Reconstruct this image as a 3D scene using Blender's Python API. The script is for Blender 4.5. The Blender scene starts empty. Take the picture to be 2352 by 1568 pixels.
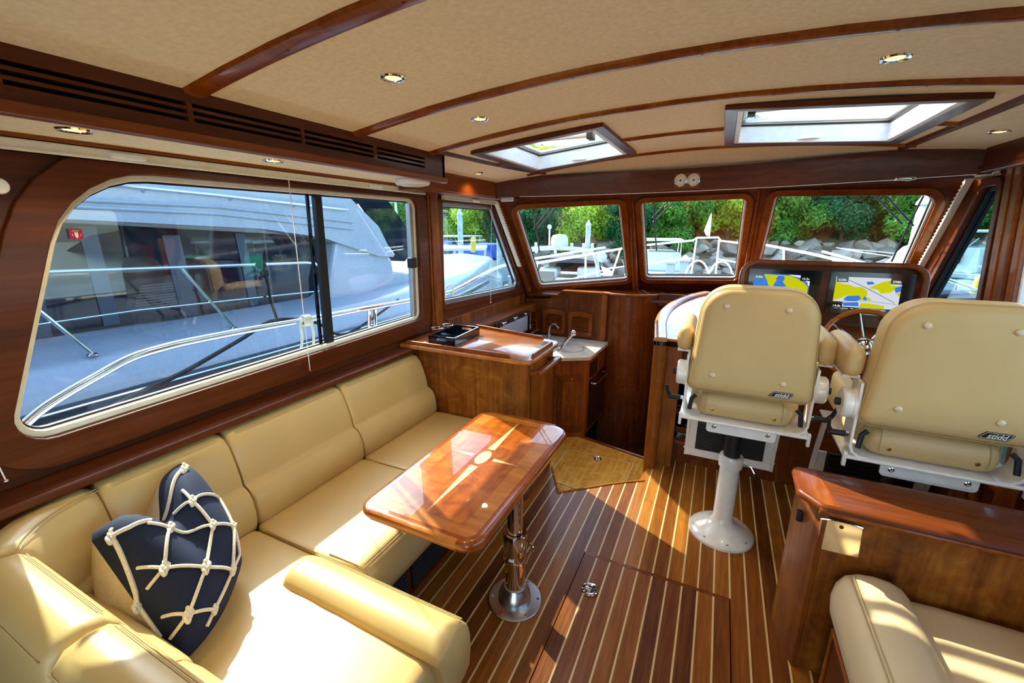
import bpy, bmesh, math, random
from math import sin, cos, pi, radians, atan2, sqrt
from mathutils import Vector as V, Matrix, geometry

# ------------------------------------------------------------------ camera
F_PX, CX, CY, EYE = 980.0, 1176.0, 784.0, 1.5
PITCH, YAW = radians(14.97), radians(25.6)
CF = V((-sin(YAW) * cos(PITCH), cos(YAW) * cos(PITCH), -sin(PITCH)))
CR = V((cos(YAW), sin(YAW), 0.0))
CU = CR.cross(CF)
CO = V((0, 0, EYE))
scene = bpy.context.scene
col = scene.collection
cam_d = bpy.data.cameras.new('camera')
cam_d.sensor_width = 36.0
cam_d.lens = 36.0 * F_PX / 2352.0
cam_d.clip_start = 0.02
cam_d.clip_end = 500
cam = bpy.data.objects.new('camera', cam_d)
cam.matrix_world = Matrix((( CR.x, CU.x, -CF.x, CO.x), (CR.y, CU.y, -CF.y, CO.y),
                           (CR.z, CU.z, -CF.z, CO.z), (0, 0, 0, 1)))
col.objects.link(cam)
scene.camera = cam

# ------------------------------------------------------------------ sky, sun, exposure
SUN_EL = radians(40.2)
SUN_TO = V((0.885 * cos(SUN_EL), -0.466 * cos(SUN_EL), -sin(SUN_EL)))   # way the sunlight travels
world = bpy.data.worlds.new('sky')
scene.world = world
world.use_nodes = True
wn = world.node_tree
wn.nodes.clear()
sky = wn.nodes.new('ShaderNodeTexSky')
sky.sky_type = 'NISHITA'
sky.sun_disc = False
sky.sun_elevation = SUN_EL
sky.sun_rotation = atan2(-SUN_TO.x, -SUN_TO.y)
sky.altitude = 10
sky.air_density = 1.0
sky.dust_density = 1.6
sky.ozone_density = 1.0
bg = wn.nodes.new('ShaderNodeBackground')
bg.inputs['Strength'].default_value = 0.44
wo = wn.nodes.new('ShaderNodeOutputWorld')
wn.links.new(sky.outputs[0], bg.inputs[0])
wn.links.new(bg.outputs[0], wo.inputs[0])
sun_d = bpy.data.lights.new('sun', 'SUN')
sun_d.energy = 5.7
sun_d.angle = radians(0.6)
sun_d.color = (1.0, 0.91, 0.74)
sun = bpy.data.objects.new('sun', sun_d)
sun.rotation_euler = SUN_TO.to_track_quat('-Z', 'Y').to_euler()
sun.location = (-8, 5, 12)
col.objects.link(sun)
vs = scene.view_settings
vs.view_transform = 'Standard'
vs.look = 'None'
vs.gamma = 1.0
vs.use_curve_mapping = False
vs.exposure = 1.42

# ------------------------------------------------------------------ photo pixel -> place on a known plane
def ray(x, y):
    return (x - CX) / F_PX * CR - (y - CY) / F_PX * CU + CF
def pz(x, y, z):
    d = ray(x, y); return CO + d * ((z - CO.z) / d.z)
def px(x, y, X):
    d = ray(x, y); return CO + d * ((X - CO.x) / d.x)
def py(x, y, Y):
    d = ray(x, y); return CO + d * ((Y - CO.y) / d.y)

# ------------------------------------------------------------------ mesh builder
class MB:
    def __init__(s): s.v = []; s.f = []
    def add(s, vs, fs):
        b = len(s.v); s.v += [V(p) for p in vs]
        s.f += [tuple(b + i for i in f) for f in fs]; return s
    def box(s, x0, x1, y0, y1, z0, z1):
        return s.add([(x0,y0,z0),(x1,y0,z0),(x1,y1,z0),(x0,y1,z0),(x0,y0,z1),(x1,y0,z1),(x1,y1,z1),(x0,y1,z1)],
                     [(3,2,1,0),(4,5,6,7),(0,1,5,4),(1,2,6,5),(2,3,7,6),(3,0,4,7)])
    def hexa(s, p):   # 8 points, bottom 4 then top 4
        return s.add(p, [(3,2,1,0),(4,5,6,7),(0,1,5,4),(1,2,6,5),(2,3,7,6),(3,0,4,7)])
    def loft(s, loops, cap=True, closed=False):
        n = len(loops[0]); vs = [p for l in loops for p in l]; fs = []
        m = len(loops)
        for i in range(m if closed else m - 1):
            a = i * n; b = ((i + 1) % m) * n
            for j in range(n):
                k = (j + 1) % n
                fs.append((a + j, a + k, b + k, b + j))
        if cap and not closed:
            fs.append(tuple(range(n - 1, -1, -1)))
            fs.append(tuple(range((m - 1) * n, m * n)))
        return s.add(vs, fs)
    def prism(s, poly, z0, z1, axis='z'):
        def mk(a, b, c):
            return {'z': (a, b, c), 'x': (c, a, b), 'y': (a, c, b)}[axis]
        return s.loft([[mk(a, b, z0) for a, b in poly], [mk(a, b, z1) for a, b in poly]])
    def plate(s, outer, holes, fr, t0, t1):
        """flat plate with holes; fr = Frame, thickness from t0 to t1 along its normal"""
        loops = [outer] + holes
        tri = geometry.tessellate_polygon([[V((a, b, 0)) for a, b in l] for l in loops])
        flat = [p for l in loops for p in l]
        n = len(flat)
        vs = [fr.at(a, b, t0) for a, b in flat] + [fr.at(a, b, t1) for a, b in flat]
        fs = [t for t in tri] + [tuple(n + i for i in reversed(t)) for t in tri]
        o = 0
        for l in loops:
            m = len(l)
            for j in range(m):
                k = (j + 1) % m
                fs.append((o + j, o + k, n + o + k, n + o + j))
            o += m
        return s.add(vs, fs)
    def ring(s, la, lb, fr, t0, t1):
        a0 = [fr.at(a, b, t0) for a, b in la]; a1 = [fr.at(a, b, t1) for a, b in la]
        b0 = [fr.at(a, b, t0) for a, b in lb]; b1 = [fr.at(a, b, t1) for a, b in lb]
        return s.loft([a0, a1, b1, b0], closed=True)
    def tube(s, pts, r, n=8, closed=False, cap=True, sx=1.0):
        pts = [V(p) for p in pts]
        m = len(pts)
        rs = r if isinstance(r, (list, tuple)) else [r] * m
        loops = []
        up = None
        for i, p in enumerate(pts):
            if closed:
                t = (pts[(i + 1) % m] - pts[i - 1])
            else:
                t = pts[min(i + 1, m - 1)] - pts[max(i - 1, 0)]
            if t.length < 1e-9: t = V((0, 0, 1))
            t.normalize()
            if up is None:
                up = V((0, 0, 1)) if abs(t.z) < 0.9 else V((0, 1, 0))
            a = t.cross(up)
            if a.length < 1e-4: a = t.cross(V((1, 0, 0)))
            a.normalize(); b = a.cross(t).normalized(); up = b
            loops.append([p + (a * cos(2 * pi * k / n) * sx + b * sin(2 * pi * k / n)) * rs[i] for k in range(n)])
        return s.loft(loops, cap=cap, closed=closed)
    def lathe(s, prof, c=(0, 0, 0), ax=(0, 0, 1), n=24, cap=True):
        c = V(c); ax = V(ax).normalized()
        a = ax.orthogonal().normalized(); b = ax.cross(a)
        return s.loft([[c + ax * h + (a * cos(2 * pi * k / n) + b * sin(2 * pi * k / n)) * max(r, 1e-5) for k in range(n)] for r, h in prof], cap=cap)
    def ball(s, c, r, n=10, m=7):
        c = V(c); r = V(r) if hasattr(r, '__len__') else V((r, r, r))
        loops = []
        for i in range(m):
            th = -pi / 2 + pi * (i + 0.04) / (m - 1 + 0.08)
            loops.append([c + V((r.x * cos(th) * cos(2 * pi * k / n), r.y * cos(th) * sin(2 * pi * k / n), r.z * sin(th))) for k in range(n)])
        return s.loft(loops)
    def rbox(s, x0, x1, y0, y1, z0, z1, r, n=6, puff=(0, 0, 0)):
        """rounded box with an even grid, softly puffed"""
        c = V(((x0 + x1) / 2, (y0 + y1) / 2, (z0 + z1) / 2)); h = V(((x1 - x0) / 2, (y1 - y0) / 2, (z1 - z0) / 2))
        r = min(r, h.x * .999, h.y * .999, h.z * .999)
        def ticks(hh):
            inner = hh - r
            t = [-hh + r * (1 - cos(pi / 2 * i / 3)) for i in range(3)]
            mid = [-inner + 2 * inner * i / n for i in range(n + 1)]
            return t + mid + [-q for q in reversed(t)]
        idx = {}
        vs = []; fs = []
        def vid(p):
            k = (round(p[0], 5), round(p[1], 5), round(p[2], 5))
            if k not in idx:
                q = V(p); i = V([max(-(h[a] - r), min(h[a] - r, q[a])) for a in range(3)])
                d = q - i
                o = i + (d.normalized() * r if d.length > 1e-9 else V((0, 0, 0)))
                for a in range(3):
                    if puff[a]:
                        b1, b2 = (a + 1) % 3, (a + 2) % 3
                        w = (1 - (o[b1] / h[b1]) ** 2) * (1 - (o[b2] / h[b2]) ** 2)
                        o[a] += puff[a] * w * (1 if o[a] > 0 else -1) * min(1, abs(o[a]) / (h[a] * .5))
                idx[k] = len(vs); vs.append(o + c)
            return idx[k]
        T = [ticks(h.x), ticks(h.y), ticks(h.z)]
        for a in range(3):
            b1, b2 = (a + 1) % 3, (a + 2) % 3
            for sg in (-1, 1):
                for i in range(len(T[b1]) - 1):
                    for j in range(len(T[b2]) - 1):
                        q = []
                        for (u, w) in ((T[b1][i], T[b2][j]), (T[b1][i + 1], T[b2][j]), (T[b1][i + 1], T[b2][j + 1]), (T[b1][i], T[b2][j + 1])):
                            p = [0, 0, 0]; p[a] = sg * h[a]; p[b1] = u; p[b2] = w
                            q.append(vid(p))
                        if len(set(q)) == 4:
                            fs.append(tuple(q if sg > 0 else q[::-1]))
        return s.add(vs, fs)
    def map(s, fn):
        s.v = [V(fn(p)) for p in s.v]; return s
    def xf(s, m):
        s.v = [m @ p for p in s.v]; return s

class Frame:
    def __init__(s, o, u, v, n): s.o = V(o); s.u = V(u); s.w = V(v); s.n = V(n)
    def at(s, a, b, t=0.0): return s.o + s.u * a + s.w * b + s.n * t
    def inv(s, p):
        d = V(p) - s.o; return (d.dot(s.u), d.dot(s.w), d.dot(s.n))

def area2(poly):
    return sum(poly[i][0] * poly[(i + 1) % len(poly)][1] - poly[(i + 1) % len(poly)][0] * poly[i][1] for i in range(len(poly))) / 2

def rpoly(corners, radii, off=0.0, n=7):
    """rounded polygon (counter-clockwise), grown outwards by off; always the same point count"""
    if not hasattr(radii, '__len__'): radii = [radii] * len(corners)
    P = [V((a, b)) for a, b in corners]; m = len(P)
    if area2(corners) < 0: P.reverse(); radii = list(reversed(radii))
    if off:
        Q = []
        for i in range(m):
            a, b, c = P[i - 1], P[i], P[(i + 1) % m]
            d1 = (b - a).normalized(); d2 = (c - b).normalized()
            n1 = V((d1.y, -d1.x)); n2 = V((d2.y, -d2.x))
            k = (n1 + n2); k = k / max(0.2, k.length_squared) * 2 
            Q.append(b + k * off)
        P = Q
    out = []
    for i in range(m):
        a, b, c = P[i - 1], P[i], P[(i + 1) % m]
        r = max(radii[i] + off, 0.001)
        d1 = (a - b).normalized(); d2 = (c - b).normalized()
        ang = d1.angle(d2); t = r / math.tan(ang / 2)
        t = min(t, (a - b).length * .49, (c - b).length * .49) if m > 2 else t
        r2 = t * math.tan(ang / 2)
        s0 = b + d1 * t; s1 = b + d2 * t
        ctr = b + (d1 + d2).normalized() * (r2 / sin(ang / 2))
        a0 = atan2(s0.y - ctr.y, s0.x - ctr.x); a1 = atan2(s1.y - ctr.y, s1.x - ctr.x)
        da = (a1 - a0 + pi) % (2 * pi) - pi
        for k in range(n):
            th = a0 + da * k / (n - 1)
            out.append((ctr.x + r2 * cos(th), ctr.y + r2 * sin(th)))
    return out

def smooth_path(pts, n=6):
    pts = [V(p) for p in pts]; out = []
    for i in range(len(pts) - 1):
        p0 = pts[max(i - 1, 0)]; p1 = pts[i]; p2 = pts[i + 1]; p3 = pts[min(i + 2, len(pts) - 1)]
        for k in range(n):
            t = k / n
            out.append(0.5 * ((2 * p1) + (p2 - p0) * t + (2 * p0 - 5 * p1 + 4 * p2 - p3) * t * t + (3 * p1 - p0 - 3 * p2 + p3) * t ** 3))
    out.append(pts[-1]); return out

# ------------------------------------------------------------------ objects
OFF = {}
def _root(o):
    while o.parent: o = o.parent
    return o
def tag(o, label=None, cat=None, group=None, kind=None):
    if label: o['label'] = label
    if cat: o['category'] = cat
    if group: o['group'] = group
    if kind: o['kind'] = kind
    return o
def thing(name, label, cat, loc=(0, 0, 0), rz=0.0, group=None, local=False, kind=None):
    o = bpy.data.objects.new(name, None); col.objects.link(o)
    o.empty_display_size = 0.05
    o.location = loc; o.rotation_euler = (0, 0, rz)
    OFF[o.name] = V((0, 0, 0)) if local else V(loc)
    return tag(o, label, cat, group, kind)
def obj(name, mb, mat, parent=None, smooth=True, bevel=0.0, sub=0, loc=None, label=None, angle=35, seg=2):
    vs = mb.v
    if parent is not None:
        off = OFF.get(_root(parent).name, V((0, 0, 0)))
    else:
        if loc is None:
            lo = [min(p[a] for p in vs) for a in range(3)]; hi = [max(p[a] for p in vs) for a in range(3)]
            loc = V(((lo[0] + hi[0]) / 2, (lo[1] + hi[1]) / 2, lo[2]))
        off = V(loc)
    me = bpy.data.meshes.new(name)
    me.from_pydata([tuple(p - off) for p in vs], [], mb.f)
    me.validate()
    bm = bmesh.new(); bm.from_mesh(me)
    bmesh.ops.recalc_face_normals(bm, faces=bm.faces)
    bm.to_mesh(me); bm.free()
    if smooth:
        for p in me.polygons: p.use_smooth = True
        if angle: me.set_sharp_from_angle(angle=radians(angle))
    o = bpy.data.objects.new(name, me); col.objects.link(o)
    if parent is not None: o.parent = parent
    else:
        o.location = off; OFF[o.name] = off
    me.materials.append(M[mat] if isinstance(mat, str) else mat)
    if bevel:
        b = o.modifiers.new('bevel', 'BEVEL'); b.width = bevel; b.segments = seg; b.limit_method = 'ANGLE'; b.angle_limit = radians(40)
        b.use_clamp_overlap = True
    if sub:
        b = o.modifiers.new('subdivision', 'SUBSURF'); b.levels = sub; b.render_levels = sub
    if label: o['label'] = label
    return o
def struct(name, mb, mat, label, **k):
    return tag(obj(name, mb, mat, loc=(0, 0, 0), **k), label, None, None, 'structure')
def copy_tree(o, parent=None):
    c = o.copy(); col.objects.link(c)
    if parent is not None: c.parent = parent
    elif o.name in OFF: OFF[c.name] = OFF[o.name]
    for ch in list(o.children): copy_tree(ch, c)
    return c
def inst(me_obj, name, parent, loc, rot=(0, 0, 0), sc=(1, 1, 1)):
    o = bpy.data.objects.new(name, me_obj.data); col.objects.link(o)
    if parent is not None: o.parent = parent
    o.location = loc; o.rotation_euler = rot; o.scale = sc
    return o
def text_mb(s, size, fr, t=0.0015, shear=0.0, align='CENTER', bold=0.0):
    cu = bpy.data.curves.new('lettering', 'FONT')
    cu.body = s; cu.size = size; cu.align_x = align; cu.align_y = 'CENTER'; cu.shear = shear; cu.offset = bold
    cu.extrude = 0.0
    o = bpy.data.objects.new('lettering', cu); col.objects.link(o)
    dg = bpy.context.evaluated_depsgraph_get()
    me = bpy.data.meshes.new_from_object(o.evaluated_get(dg))
    mb = MB(); mb.add([fr.at(p.co.x, p.co.y, t) for p in me.vertices], [tuple(p.vertices) for p in me.polygons])
    bpy.data.objects.remove(o); bpy.data.curves.remove(cu); bpy.data.meshes.remove(me)
    return mb

# ------------------------------------------------------------------ materials
M = {}
def nodes(name):
    m = bpy.data.materials.new(name); m.use_nodes = True
    nt = m.node_tree; nt.nodes.clear()
    out = nt.nodes.new('ShaderNodeOutputMaterial')
    M[name] = m
    return m, nt, out
def lin(h):
    c = [int(h[i:i + 2], 16) / 255 for i in (0, 2, 4)]
    return tuple((x / 12.92 if x <= .04045 else ((x + .055) / 1.055) ** 2.4) for x in c) + (1.0,)
def rgb(c): return lin(c) if isinstance(c, str) else tuple(c) + (1.0,)
def bsdf(nt, out, color, rough=.5, metal=0., coat=0., spec=.5, coat_rough=.05, sheen=0.):
    b = nt.nodes.new('ShaderNodeBsdfPrincipled')
    b.inputs['Base Color'].default_value = rgb(color) if not hasattr(color, 'is_linked') else (1, 1, 1, 1)
    b.inputs['Roughness'].default_value = rough; b.inputs['Metallic'].default_value = metal
    b.inputs['Coat Weight'].default_value = coat; b.inputs['Coat Roughness'].default_value = coat_rough
    b.inputs['Specular IOR Level'].default_value = spec
    b.inputs['Sheen Weight'].default_value = sheen
    nt.links.new(b.outputs[0], out.inputs[0])
    return b
def texco(nt, scale=(1, 1, 1), kind='Object'):
    t = nt.nodes.new('ShaderNodeTexCoord'); mp = nt.nodes.new('ShaderNodeMapping')
    mp.inputs['Scale'].default_value = scale
    nt.links.new(t.outputs[kind], mp.inputs[0]); return mp
def noise(nt, vec, scale=5, detail=4, rough=.55, dist=0.):
    n = nt.nodes.new('ShaderNodeTexNoise'); n.inputs['Scale'].default_value = scale
    n.inputs['Detail'].default_value = detail; n.inputs['Roughness'].default_value = rough; n.inputs['Distortion'].default_value = dist
    nt.links.new(vec.outputs[0], n.inputs['Vector']); return n
def ramp(nt, fac, stops):
    r = nt.nodes.new('ShaderNodeValToRGB')
    e = r.color_ramp.elements
    while len(e) < len(stops): e.new(.5)
    for i, (p, c) in enumerate(stops): e[i].position = p; e[i].color = rgb(c)
    nt.links.new(fac, r.inputs[0]); return r
def bump(nt, b, fac, strength=.2, dist=.002):
    k = nt.nodes.new('ShaderNodeBump'); k.inputs['Strength'].default_value = strength; k.inputs['Distance'].default_value = dist
    nt.links.new(fac, k.inputs['Height']); nt.links.new(k.outputs[0], b.inputs['Normal']); return k
def plain(name, color, rough=.5, metal=0., coat=0., spec=.5, grain=0.06, gs=30, bmp=0.0):
    m, nt, out = nodes(name)
    b = bsdf(nt, out, color, rough, metal, coat, spec)
    mp = texco(nt); n = noise(nt, mp, gs, 3)
    c = rgb(color)
    lo = tuple(x * (1 - grain) for x in c[:3]); hi = tuple(min(1, x * (1 + grain)) for x in c[:3])
    r = ramp(nt, n.outputs[0], [(.3, lo), (.7, hi)])
    nt.links.new(r.outputs[0], b.inputs['Base Color'])
    if bmp: bump(nt, b, n.outputs[0], bmp)
    return m
def wood(name, dark, mid, light, grain_axis='y', rough=.35, coat=.35, fine=60, broad=5, vary=0.0, figure=0.0, coat_rough=.08):
    m, nt, out = nodes(name)
    b = bsdf(nt, out, mid, rough, 0, coat, .22, coat_rough)
    k = {'x': (.06, 1, 1), 'y': (1, .06, 1), 'z': (1, 1, .06)}[grain_axis]
    mp = texco(nt, k)
    n1 = noise(nt, mp, fine, 4, .6, .3); n2 = noise(nt, mp, broad, 3, .5, .8)
    mx = nt.nodes.new('ShaderNodeMath'); mx.operation = 'MULTIPLY_ADD'
    mx.inputs[1].default_value = .45
    nt.links.new(n1.outputs[0], mx.inputs[0])
    s2 = nt.nodes.new('ShaderNodeMath'); s2.operation = 'MULTIPLY'; s2.inputs[1].default_value = .55
    nt.links.new(n2.outputs[0], s2.inputs[0]); nt.links.new(s2.outputs[0], mx.inputs[2])
    fac = mx.outputs[0]
    if figure:
        mp2 = texco(nt, (1, 1, 1)); n3 = noise(nt, mp2, 9, 3, .6, 1.5)
        a = nt.nodes.new('ShaderNodeMath'); a.operation = 'MULTIPLY_ADD'; a.inputs[1].default_value = figure
        nt.links.new(n3.outputs[0], a.inputs[0])
        a2 = nt.nodes.new('ShaderNodeMath'); a2.operation = 'SUBTRACT'; a2.inputs[1].default_value = figure * .5
        nt.links.new(fac, a2.inputs[0]); nt.links.new(a2.outputs[0], a.inputs[2]); fac = a.outputs[0]
    if vary:
        oi = nt.nodes.new('ShaderNodeObjectInfo')
        a = nt.nodes.new('ShaderNodeMath'); a.operation = 'MULTIPLY_ADD'; a.inputs[1].default_value = vary
        nt.links.new(oi.outputs['Random'], a.inputs[0])
        a2 = nt.nodes.new('ShaderNodeMath'); a2.operation = 'SUBTRACT'; a2.inputs[1].default_value = vary * .5
        nt.links.new(fac, a2.inputs[0]); nt.links.new(a2.outputs[0], a.inputs[2]); fac = a.outputs[0]
    r = ramp(nt, fac, [(.28, dark), (.5, mid), (.72, light)])
    nt.links.new(r.outputs[0], b.inputs['Base Color'])
    bump(nt, b, n1.outputs[0], .06, .0006)
    return m
def leather(name, c, rough=.42, bs=.18):
    m, nt, out = nodes(name)
    b = bsdf(nt, out, c, rough, 0, 0, .45)
    mp = texco(nt)
    n0 = noise(nt, mp, 4, 2); n = noise(nt, mp, 420, 2)
    cc = rgb(c)
    r = ramp(nt, n0.outputs[0], [(.3, tuple(x * .93 for x in cc[:3])), (.7, tuple(min(1, x * 1.04) for x in cc[:3]))])
    nt.links.new(r.outputs[0], b.inputs['Base Color'])
    bump(nt, b, n.outputs[0], bs, .0008)
    return m
def emit(name, c, s):
    m, nt, out = nodes(name)
    e = nt.nodes.new('ShaderNodeEmission'); e.inputs[0].default_value = rgb(c); e.inputs[1].default_value = s
    nt.links.new(e.outputs[0], out.inputs[0]); return m
def glass(name, tint, ior=1.45, boost=1.0, rough=.0):
    m, nt, out = nodes(name)
    t = nt.nodes.new('ShaderNodeBsdfTransparent'); t.inputs[0].default_value = rgb(tint)
    g = nt.nodes.new('ShaderNodeBsdfGlossy'); g.inputs['Roughness'].default_value = rough
    lw = nt.nodes.new('ShaderNodeLayerWeight'); lw.inputs[0].default_value = .5
    f = nt.nodes.new('ShaderNodeMath'); f.operation = 'POWER'; f.inputs[1].default_value = 5.0
    nt.links.new(lw.outputs['Facing'], f.inputs[0])
    r0 = ((ior - 1) / (ior + 1)) ** 2 * boost
    mu = nt.nodes.new('ShaderNodeMath'); mu.operation = 'MULTIPLY_ADD'; mu.inputs[1].default_value = 1 - r0; mu.inputs[2].default_value = r0; mu.use_clamp = True
    nt.links.new(f.outputs[0], mu.inputs[0])
    mix = nt.nodes.new('ShaderNodeMixShader')
    nt.links.new(mu.outputs[0], mix.inputs[0]); nt.links.new(t.outputs[0], mix.inputs[1]); nt.links.new(g.outputs[0], mix.inputs[2])
    nt.links.new(mix.outputs[0], out.inputs[0]); return m

wood('cherry_y', '371405', '582708', '773a0f', 'y', .36, .12)
wood('cherry_x', '361304', '582609', '793b10', 'x', .36, .12)
wood('cherry_z', '48200a', '743a10', '99581a', 'z', .36, .12, vary=.15, figure=.35)
wood('cherry_edge', '582607', '823f0e', 'a45c1a', 'y', .30, .25)
wood('cherry_island', '4c2408', '824712', 'a86a22', 'z', .36, .12, figure=.55)
wood('teak_plank', '562808', '864a12', 'aa6a26', 'y', .40, .10, fine=90, vary=.30, coat_rough=.15)
plain('holly', 'dcbd80', .4, coat=.1)
wood('table_field', '76310a', 'a04f12', 'bf7024', 'y', .25, 0.65, fine=40, figure=.7, coat_rough=.015)
wood('table_band', '8e4510', 'ad6420', 'c98438', 'x', .25, 0.65, fine=40, figure=.6, coat_rough=.015)
wood('table_edge', '6a2808', '8c3f0e', 'aa5a1c', 'y', .22, 1.0, figure=.4, coat_rough=.015)
plain('table_inlay', 'f0cf86', .25, coat=1.0)
wood('counter_top_wood', '8a4317', 'b0662c', 'cf8f4a', 'x', .28, .8, figure=.5, coat_rough=.05)
wood('burl', 'ae7420', 'd69f3a', 'e8bb5a', 'y', .34, .2, fine=120, broad=30, figure=.6)
leather('cream_leather', 'caaa6c', .36)
leather('chair_leather', 'ccad76', .45)
leather('settee_leather', 'cdb48c', .45)
plain('headliner', 'fae6be', .8, grain=.08, gs=70, bmp=.1)
plain('cream_plastic', 'f2ead2', .45)
plain('white_paint', 'ebe5db', .25, coat=.4)
plain('gelcoat', 'bcc6d0', .25, coat=.3)
plain('cruiser_hull_shaded', '9aa3ab', .25, coat=.4)  # white hull darkened grey-blue; its shaded look sits in this colour
plain('white_satin', 'f3f1ec', .4)
plain('rubber_black', '0c0c0d', .55)
plain('gloss_black', '07080a', .12, coat=.4)
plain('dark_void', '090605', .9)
plain('navy_lacquer', '0b1222', .12, coat=.8)
plain('navy_cloth', '0a1838', .85, grain=.15, gs=160, bmp=.25)
plain('linen', 'cbb99a', .9, grain=.12, gs=200, bmp=.3)
plain('rope', 'e3d8c0', .9, grain=.15, gs=220, bmp=.5)
plain('chrome', 'e8e8ea', .06, 1.0, grain=.01)
plain('brushed_steel', 'c9c9c9', .28, 1.0, grain=.05, gs=90)
plain('stainless', 'dcdfe3', .12, 1.0, grain=.02)
plain('brass', 'b98a3a', .3, 1.0)
plain('marble', 'cfc4b0', .2, coat=.4, grain=.22, gs=9)
plain('seam_thread', 'b9a069', .7)
plain('white_paper', 'f4f2ee', .6)
plain('red_print', 'b02a52', .5)
plain('gold_print', 'b98a2e', .35, .6)
plain('grey_alloy', 'b9bab8', .3, .8)
plain('sea_water', '33474a', .12, grain=.25, gs=1.2, bmp=.4)
emit('lamp_lens', 'ffd87a', 1.3)
glass('pane_glass', 'f6faf8', 1.45)
glass('pane_side', 'e6f0f4', 1.45, 1.4)
glass('pane_tinted', 'd9eef0', 1.45)
glass('smoke_glass', '2a3138', 1.5, 1.3)
emit('screen_water', 'dfe6ee', .33); emit('screen_blue', '3f7fd6', .38); emit('chart_land', 'd2d412', .34); emit('chart_shoal', '3f78cc', .38); emit('chart_line', '56606a', .3); emit('screen_white', 'f2f4f6', .36)
wood('wheel_wood', '7d3a0d', 'a3561a', 'c67b30', 'x', .25, .8)
plain('silver_print', 'c9c9c4', .4); plain('button_cream', 'dcc7a6', .45)
plain('mirror_plate', 'e8dcc4', .16, 1.0, grain=.01)
plain('dial_white', 'e9dfc8', .4)
plain('dark_hull', '2b3440', .3, coat=.3); plain('canvas_grey', '3d3f46', .9); plain('blue_canvas', '1d54a8', .85); plain('window_dark', '0a1826', .06, coat=.0, spec=.35)
plain('yellow_fender', 'c9b23a', .5); plain('piling', '9fb3ac', .8, grain=.3, gs=6); plain('timber_dock', '8a8578', .8, grain=.25); plain('green_canvas', '2f9a72', .8)
plain('boat_white', 'bcc4c6', .35, coat=.2); plain('black_line', '0b0b0c', .8); plain('soil', '6b5a3e', .95, grain=.35, gs=3, bmp=.5)
plain('bark', '4a3c2c', .9, grain=.4, gs=20)
plain('pillar_grey', '35424f', .5)
plain('lid_grey', 'b9bcc4', .35, .2)
# ================================================================== FLOOR
PITCHX, PX0 = 0.0623, -0.239
edge_curve = [(-0.83, 2.33), (-0.70, 2.084), (-0.578, 2.189), (-0.449, 2.30), (-0.358, 2.369), (-0.265, 2.43)]
def yend(x):
    if x <= edge_curve[0][0]: return 2.34
    if x >= edge_curve[-1][0]: return 2.80
    for (x0, y0), (x1, y1) in zip(edge_curve, edge_curve[1:]):
        if x0 <= x <= x1: return y0 + (y1 - y0) * (x - x0) / (x1 - x0)
AFT = -1.25
sub = [(-1.62, AFT), (1.18, AFT), (1.18, 2.95), (-0.265, 2.95)] + list(reversed(edge_curve)) + [(-1.62, 2.33)]
floor = struct('floor', MB().prism(sub, -0.30, -0.014), 'cherry_y', 'teak and holly planked cabin sole', smooth=False)
HX0, HX1, HY1 = -0.426, 0.197, 1.694
def plank_mesh(x0, x1, ya, yb0, yb1, z0=-0.014, z1=0.0):
    return MB().hexa([(x0, ya, z0), (x1, ya, z0), (x1, yb1, z0), (x0, yb0, z0), (x0, ya, z1), (x1, ya, z1), (x1, yb1, z1), (x0, yb0, z1)])
hatch = thing('floor_hatch', 'planked lift-out floor hatch with chrome flush pull ring', 'hatch', ((HX0 + HX1) / 2, 1.1, -0.014))
hs = 0.0035
for k in range(-13, 23):
    xa, xb = PX0 + PITCHX * k + hs, PX0 + PITCHX * (k + 1) - hs
    inside = xa > HX0 - .01 and xb < HX1 + .01
    yb0, yb1 = yend(xa), yend(xb)
    if k == -11 or k == -10: yb0, yb1 = min(yb0, yend(xa)), min(yb1, yend(xb))
    if inside:
        obj('plank', plank_mesh(xa, xb, .55, HY1 - .012, HY1 - .012), 'teak_plank', hatch, smooth=False)
        obj('plank', plank_mesh(xa, xb, HY1 + .006, yb0, yb1), 'teak_plank', floor, smooth=False)
        obj('plank', plank_mesh(xa, xb, AFT, .54, .54), 'teak_plank', floor, smooth=False)
    else:
        obj('plank', plank_mesh(xa, xb, AFT, yb0, yb1), 'teak_plank', floor, smooth=False)
    xs = PX0 + PITCHX * k
    if HX0 + .01 < xs < HX1 - .01:
        obj('holly_strip', plank_mesh(xs - hs, xs + hs, .55, HY1 - .012, HY1 - .012), 'holly', hatch, smooth=False)
        obj('holly_strip', plank_mesh(xs - hs, xs + hs, HY1 + .006, yend(xs), yend(xs)), 'holly', floor, smooth=False)
    elif abs(xs - HX0) < .01 or abs(xs - HX1) < .01:
        obj('holly_strip', plank_mesh(xs - hs, xs + hs, HY1 + .006, yend(xs), yend(xs)), 'holly', floor, smooth=False)
        sg = -1 if abs(xs - HX0) < .01 else 1
        obj('edge_strip', plank_mesh(xs + sg * .003 - .0015, xs + sg * .003 + .0015, .55, HY1, HY1, -.014, -.0005), 'cherry_edge', floor, smooth=False)
    else:
        obj('holly_strip', plank_mesh(xs - hs, xs + hs, AFT, yend(xs), yend(xs)), 'holly', floor, smooth=False)
obj('edge_strip', MB().box(HX0 + .004, HX1 - .004, HY1 - .010, HY1 - .002, -.014, .0005), 'cherry_edge', hatch, smooth=False)
obj('edge_strip', MB().box(HX0, HX1, HY1 + .001, HY1 + .005, -.014, 0), 'cherry_edge', floor, smooth=False)
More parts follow.
